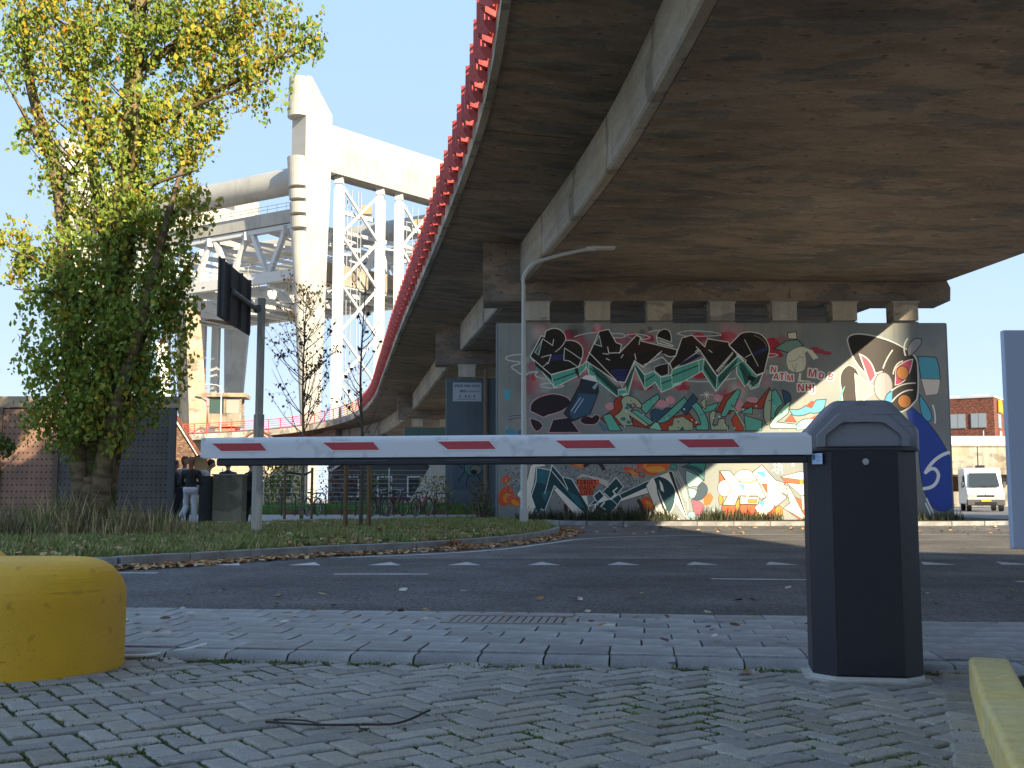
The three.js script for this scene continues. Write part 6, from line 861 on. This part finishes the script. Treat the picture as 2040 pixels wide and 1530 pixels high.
house('pale house with a dark roof behind the birch stakes', -31, 110, 0.1, 10, 8, 4.5, 3, M([0.6, 0.55, 0.45], 0.85, { map: plasterMap }), M([0.13, 0.11, 0.1], 0.8), [[-3, 1.7, 1, 1.4], [0, 1.7, 1, 1.4], [3, 1.7, 1, 1.4]]);
{ // white shed
  const o = thing('shed', 'small whitewashed shed with a sloping side left of the blue-grey pier', 'shed', [-4.6, 0, 62], 0); mesh('wall', metric(slab([[-1.4, 0], [1.8, 0], [1.8, 2.7], [0.1, 2.7]], 3).translate(0, 0, -3)), M([0.75, 0.7, 0.62], 0.8, { map: plasterMap }), o); mesh('base', box(3.3, 0.5, 0.06, 0.2, 0.3, 0.04), M([0.5, 0.16, 0.07], 0.8), o);
}
{ // wire fence behind the racks
  const o = thing('wire_fence', 'thin wire mesh fence behind the cycle racks', 'fence', [0, 0.2, 50.5]); for (let i = 0; i < 9; i++) mesh('post', bar(P3(-17 + i * 1.9, 0, 0), P3(-17 + i * 1.9, 1.9, 0), 0.025), mat.greyPaint, o); for (let k = 0; k < 9; k++) mesh('wire', bar(P3(-17, 0.2 + k * 0.2, 0), P3(-1.8, 0.2 + k * 0.2, 0), 0.006, 0.006, 4), mat.greyPaint, o);
}
// distant roofs and trees closing the horizon on the left
for (const [x, z, w, h, i] of [[-52, 140, 16, 7, 0], [-64, 120, 14, 6, 1], [-12, 190, 20, 8, 2], [20, 210, 30, 8, 3], [-95, 118, 22, 8, 4], [-120, 150, 26, 9, 5], [-80, 170, 24, 9, 6]]) house(['far low house row behind the poplar', 'far house at the left edge behind the toilet building', 'far house behind the bend of the viaduct', 'far long house behind the piers', 'distant brick house left of the toilet building', 'distant long brick house at the far left', 'distant brick house behind the left bridge tower'][i], x, z, 0.1, w, 9, h * 0.6, h * 0.4, M([0.4, 0.3, 0.22], 0.9, { map: masonry }), tileRed, [[-w / 4, 2, 1.2, 1.5], [w / 4, 2, 1.2, 1.5]]);
// ---------------------------------------------------------------- right background: railway wall, brick building, van
{
  const o = thing('railway_wall', 'pale concrete railway viaduct wall behind the white van', 'wall', [60, 0, 100]);
  const cm = M([0.5, 0.46, 0.4], 0.85, { map: concreteMap });
  for (let i = 0; i < 12; i++) mesh('parapet_panel', box(5.9, 2.0, 0.5, -33 + i * 6, 4.35, 0), cm, o);
  mesh('cap', box(72, 0.18, 0.8, 0, 5.46, 0), cm, o); mesh('deck', box(72, 0.5, 6, 0, 3.1, -2.8), cm, o); for (let i = 0; i < 12; i++) mesh('column', box(0.8, 2.9, 0.8, -33 + i * 6, 1.45, -2), cm, o); mesh('back_wall', box(72, 2.8, 0.3, 0, 1.4, -6), M([0.36, 0.22, 0.15], 0.9, { map: masonry }), o); mesh('low_wall', box(72, 1.3, 0.3, 0, 0.65, 2.2), M([0.4, 0.37, 0.32], 0.9, { map: concreteMap }), o);
  mesh('platform_screen', box(72, 0.9, 0.3, 0, 6.0, -2.5), M([0.7, 0.69, 0.66], 0.6), o);
  for (let i = 0; i < 10; i++) mesh('mast', bar(P3(-30 + i * 7, 5.5, -3), P3(-30 + i * 7, 7, -3), 0.06), mat.steel, o);
}
{
  const o = thing('brick_building', 'red brick office building with large windows and a yellow roof sign', 'building', [56.9, 0, 130], -0.6);
  const win = (x, y, z, ry) => { const f = mesh('window', box(1.75, 1.75, 0.12, 0, 0, 0, ry).translate(x, y, z), M([0.2, 0.2, 0.2], 0.6), o); for (const s of [-0.42, 0.42]) mesh('pane', box(0.78, 1.6, 0.16, s, 0, 0).rotateY(ry).translate(x, y, z), M([0.25, 0.28, 0.3], 0.08), f); };
  mesh('wall', box(16, 12.6, 14, -8, 6.3, -7), mat.brickWall, o);
  for (const y of [6.9, 9.9]) { for (const x of [-1.75, -4.1, -6.5, -8.9]) win(x, y, 0.05, 0); for (const z of [-2.6, -6.2, -9.8]) win(0.05, y, z, Math.PI / 2); }
  mesh('roof_edge', [box(16.2, 0.2, 14.2, -8, 12.7, -7)], M([0.5, 0.5, 0.5], 0.6), o); for (let i = 0; i < 4; i++) mesh('roof_unit', box(1.6, 0.5, 1.2, -2 - i * 3.4, 13.0, -3), M([0.6, 0.6, 0.58], 0.6), o);
  const lg = thing('roof_sign', 'yellow arched sign high on the red brick building', 'sign', [56.9, 0, 130], Math.PI / 2 - 0.6), ym = M([0.75, 0.42, 0.02], 0.5);
  mesh('arch', [tube([P3(1.9, 10.9, 0.2), P3(2.0, 12.0, 0.2), P3(2.25, 12.35, 0.2), P3(2.5, 12.0, 0.2), P3(2.6, 11.0, 0.2)], 0.16, 20, 8), tube([P3(2.6, 11.0, 0.2), P3(2.7, 12.0, 0.2), P3(2.95, 12.35, 0.2), P3(3.2, 12.0, 0.2), P3(3.3, 10.9, 0.2)], 0.16, 20, 8)], ym, lg);
  const cv = document.createElement('canvas'); cv.width = 128; cv.height = 64; const c = cv.getContext('2d'); c.fillStyle = '#8c3a26'; c.fillRect(0, 0, 128, 64); c.fillStyle = '#f4efe6'; c.font = 'bold 54px sans-serif'; c.fillText('Ad', 20, 52); const t = new THREE.CanvasTexture(cv); t.colorSpace = THREE.SRGBColorSpace; mesh('lettering', new THREE.PlaneGeometry(2.4, 1.1).rotateY(Math.PI / 2).translate(0.07, 8.4, -3.4), M([1, 1, 1], 0.7, { map: t }), o);
}
{
  const o = thing('van', 'white delivery van parked facing the camera beyond the mural wall', 'van', [26.8, 0, 63], -0.3);
  const wm = M([0.8, 0.79, 0.75], 0.35), tr = M([0.09, 0.09, 0.095], 0.6), gl = M([0.04, 0.05, 0.055], 0.08);
  // side outline, front towards +z
  const side = poly([[-4.4, 0.45], [0.75, 0.45], [0.85, 0.62], [0.8, 0.95], [0.62, 1.14], [0.1, 1.28], [-0.62, 2.22], [-0.95, 2.42], [-4.3, 2.45], [-4.45, 2.3]]);
  mesh('body', metric(slab(side, 1.84, 0.05).rotateY(-Math.PI / 2).translate(0.92, 0, 0)), wm, o);
  const ws = new THREE.BufferGeometry(); { const y0 = 1.34, z0 = 0.16, y1 = 2.14, z1 = -0.47, q = [[-0.82, y0, z0], [0.82, y0, z0], [0.72, y1, z1], [-0.72, y1, z1]]; const a = []; for (const k of [0, 1, 2, 0, 2, 3]) a.push(q[k][0], q[k][1], q[k][2] + 0.0); ws.setAttribute('position', new THREE.Float32BufferAttribute(a, 3)); ws.computeVertexNormals(); ws.translate(0, 0.03, 0.055); }
  mesh('windscreen', ws, gl, o); mesh('bumper', rbox(2.0, 0.36, 0.3, 0.06, 0, 0.5, 0.78), tr, o); mesh('grille', [box(0.9, 0.1, 0.05, 0, 0.86, 0.88), box(1.1, 0.16, 0.05, 0, 0.44, 0.93)], mat.black, o);
  for (const s of [-1, 1]) { mesh('headlight', rbox(0.42, 0.17, 0.12, 0.03, s * 0.72, 0.84, 0.82), M([0.55, 0.45, 0.36], 0.2), o); mesh('mirror', rbox(0.14, 0.32, 0.16, 0.04, s * 1.1, 1.5, -0.2), tr, o); for (const z of [0.15, -3.4]) { const w = mesh('wheel', new THREE.CylinderGeometry(0.34, 0.34, 0.24, 20).rotateZ(Math.PI / 2).translate(s * 0.84, 0.34, z), mat.black, o); mesh('hub', new THREE.CylinderGeometry(0.18, 0.18, 0.26, 16).rotateZ(Math.PI / 2).translate(s * 0.85, 0.34, z), mat.steel, w); } mesh('side_window', box(0.03, 0.6, 0.9, s * 0.985, 1.75, -0.95), gl, o); }
  mesh('number_plate', box(0.52, 0.12, 0.03, 0, 0.6, 0.945), M([0.7, 0.42, 0.03], 0.6), o); mesh('roof_vent', rbox(0.5, 0.16, 0.5, 0.05, 0, 2.56, -1.6), mat.black, o); mesh('bonnet_badge', new THREE.TorusGeometry(0.05, 0.015, 6, 4).translate(0, 0.98, 0.86), mat.steel, o); mesh('wiper', [bar(P3(-0.6, 1.36, 0.26), P3(0.1, 1.45, 0.2), 0.012), bar(P3(0, 1.36, 0.26), P3(0.6, 1.45, 0.2), 0.012)], mat.black, o);
}
// ---------------------------------------------------------------- buildings behind the camera that shade the driveway
function blockOfFlats(label, pts, h, wallM, floors) {
  const o = thing('apartment_block', label, 'building'); mesh('wall', metric(slab(pts, h).rotateX(-Math.PI / 2)), wallM, o);
  mesh('roof_edge', metric(slab(pts.map(([x, z]) => [x, z]), 0.3).rotateX(-Math.PI / 2).translate(0, h + 0.002, 0)), mat.concrete, o);
  const [a, b] = [pts[0], pts[1]], n = 8, dx = b[0] - a[0], dz = b[1] - a[1], L = Math.hypot(dx, dz), turn = Math.atan2(dz, dx);
  for (let f = 0; f < floors; f++) for (let i = 0; i < n; i++) { const t = (i + 0.5) / n, q = mesh('window', box(1.6, 1.5, 0.2), mat.glass, o); q.position.set(a[0] + dx * t, 1.8 + f * 3.2, -(a[1] + dz * t)); q.rotation.y = turn; }
}
blockOfFlats('brick apartment block behind the camera to the right', [[22, -15.05], [58, -36.3], [52, -46], [16, -25]], 20, M([0.36, 0.2, 0.14], 0.9, { map: masonry }), 5);
blockOfFlats('tall pale office tower behind the camera to the far right', [[70.3, -40], [93, -40], [110.4, -62], [87.7, -62]], 58, M([0.45, 0.43, 0.4], 0.8, { map: plasterMap }), 16);

scene.updateMatrixWorld(true);
renderer.setSize(1024, 768);
renderer.render(scene, camera);
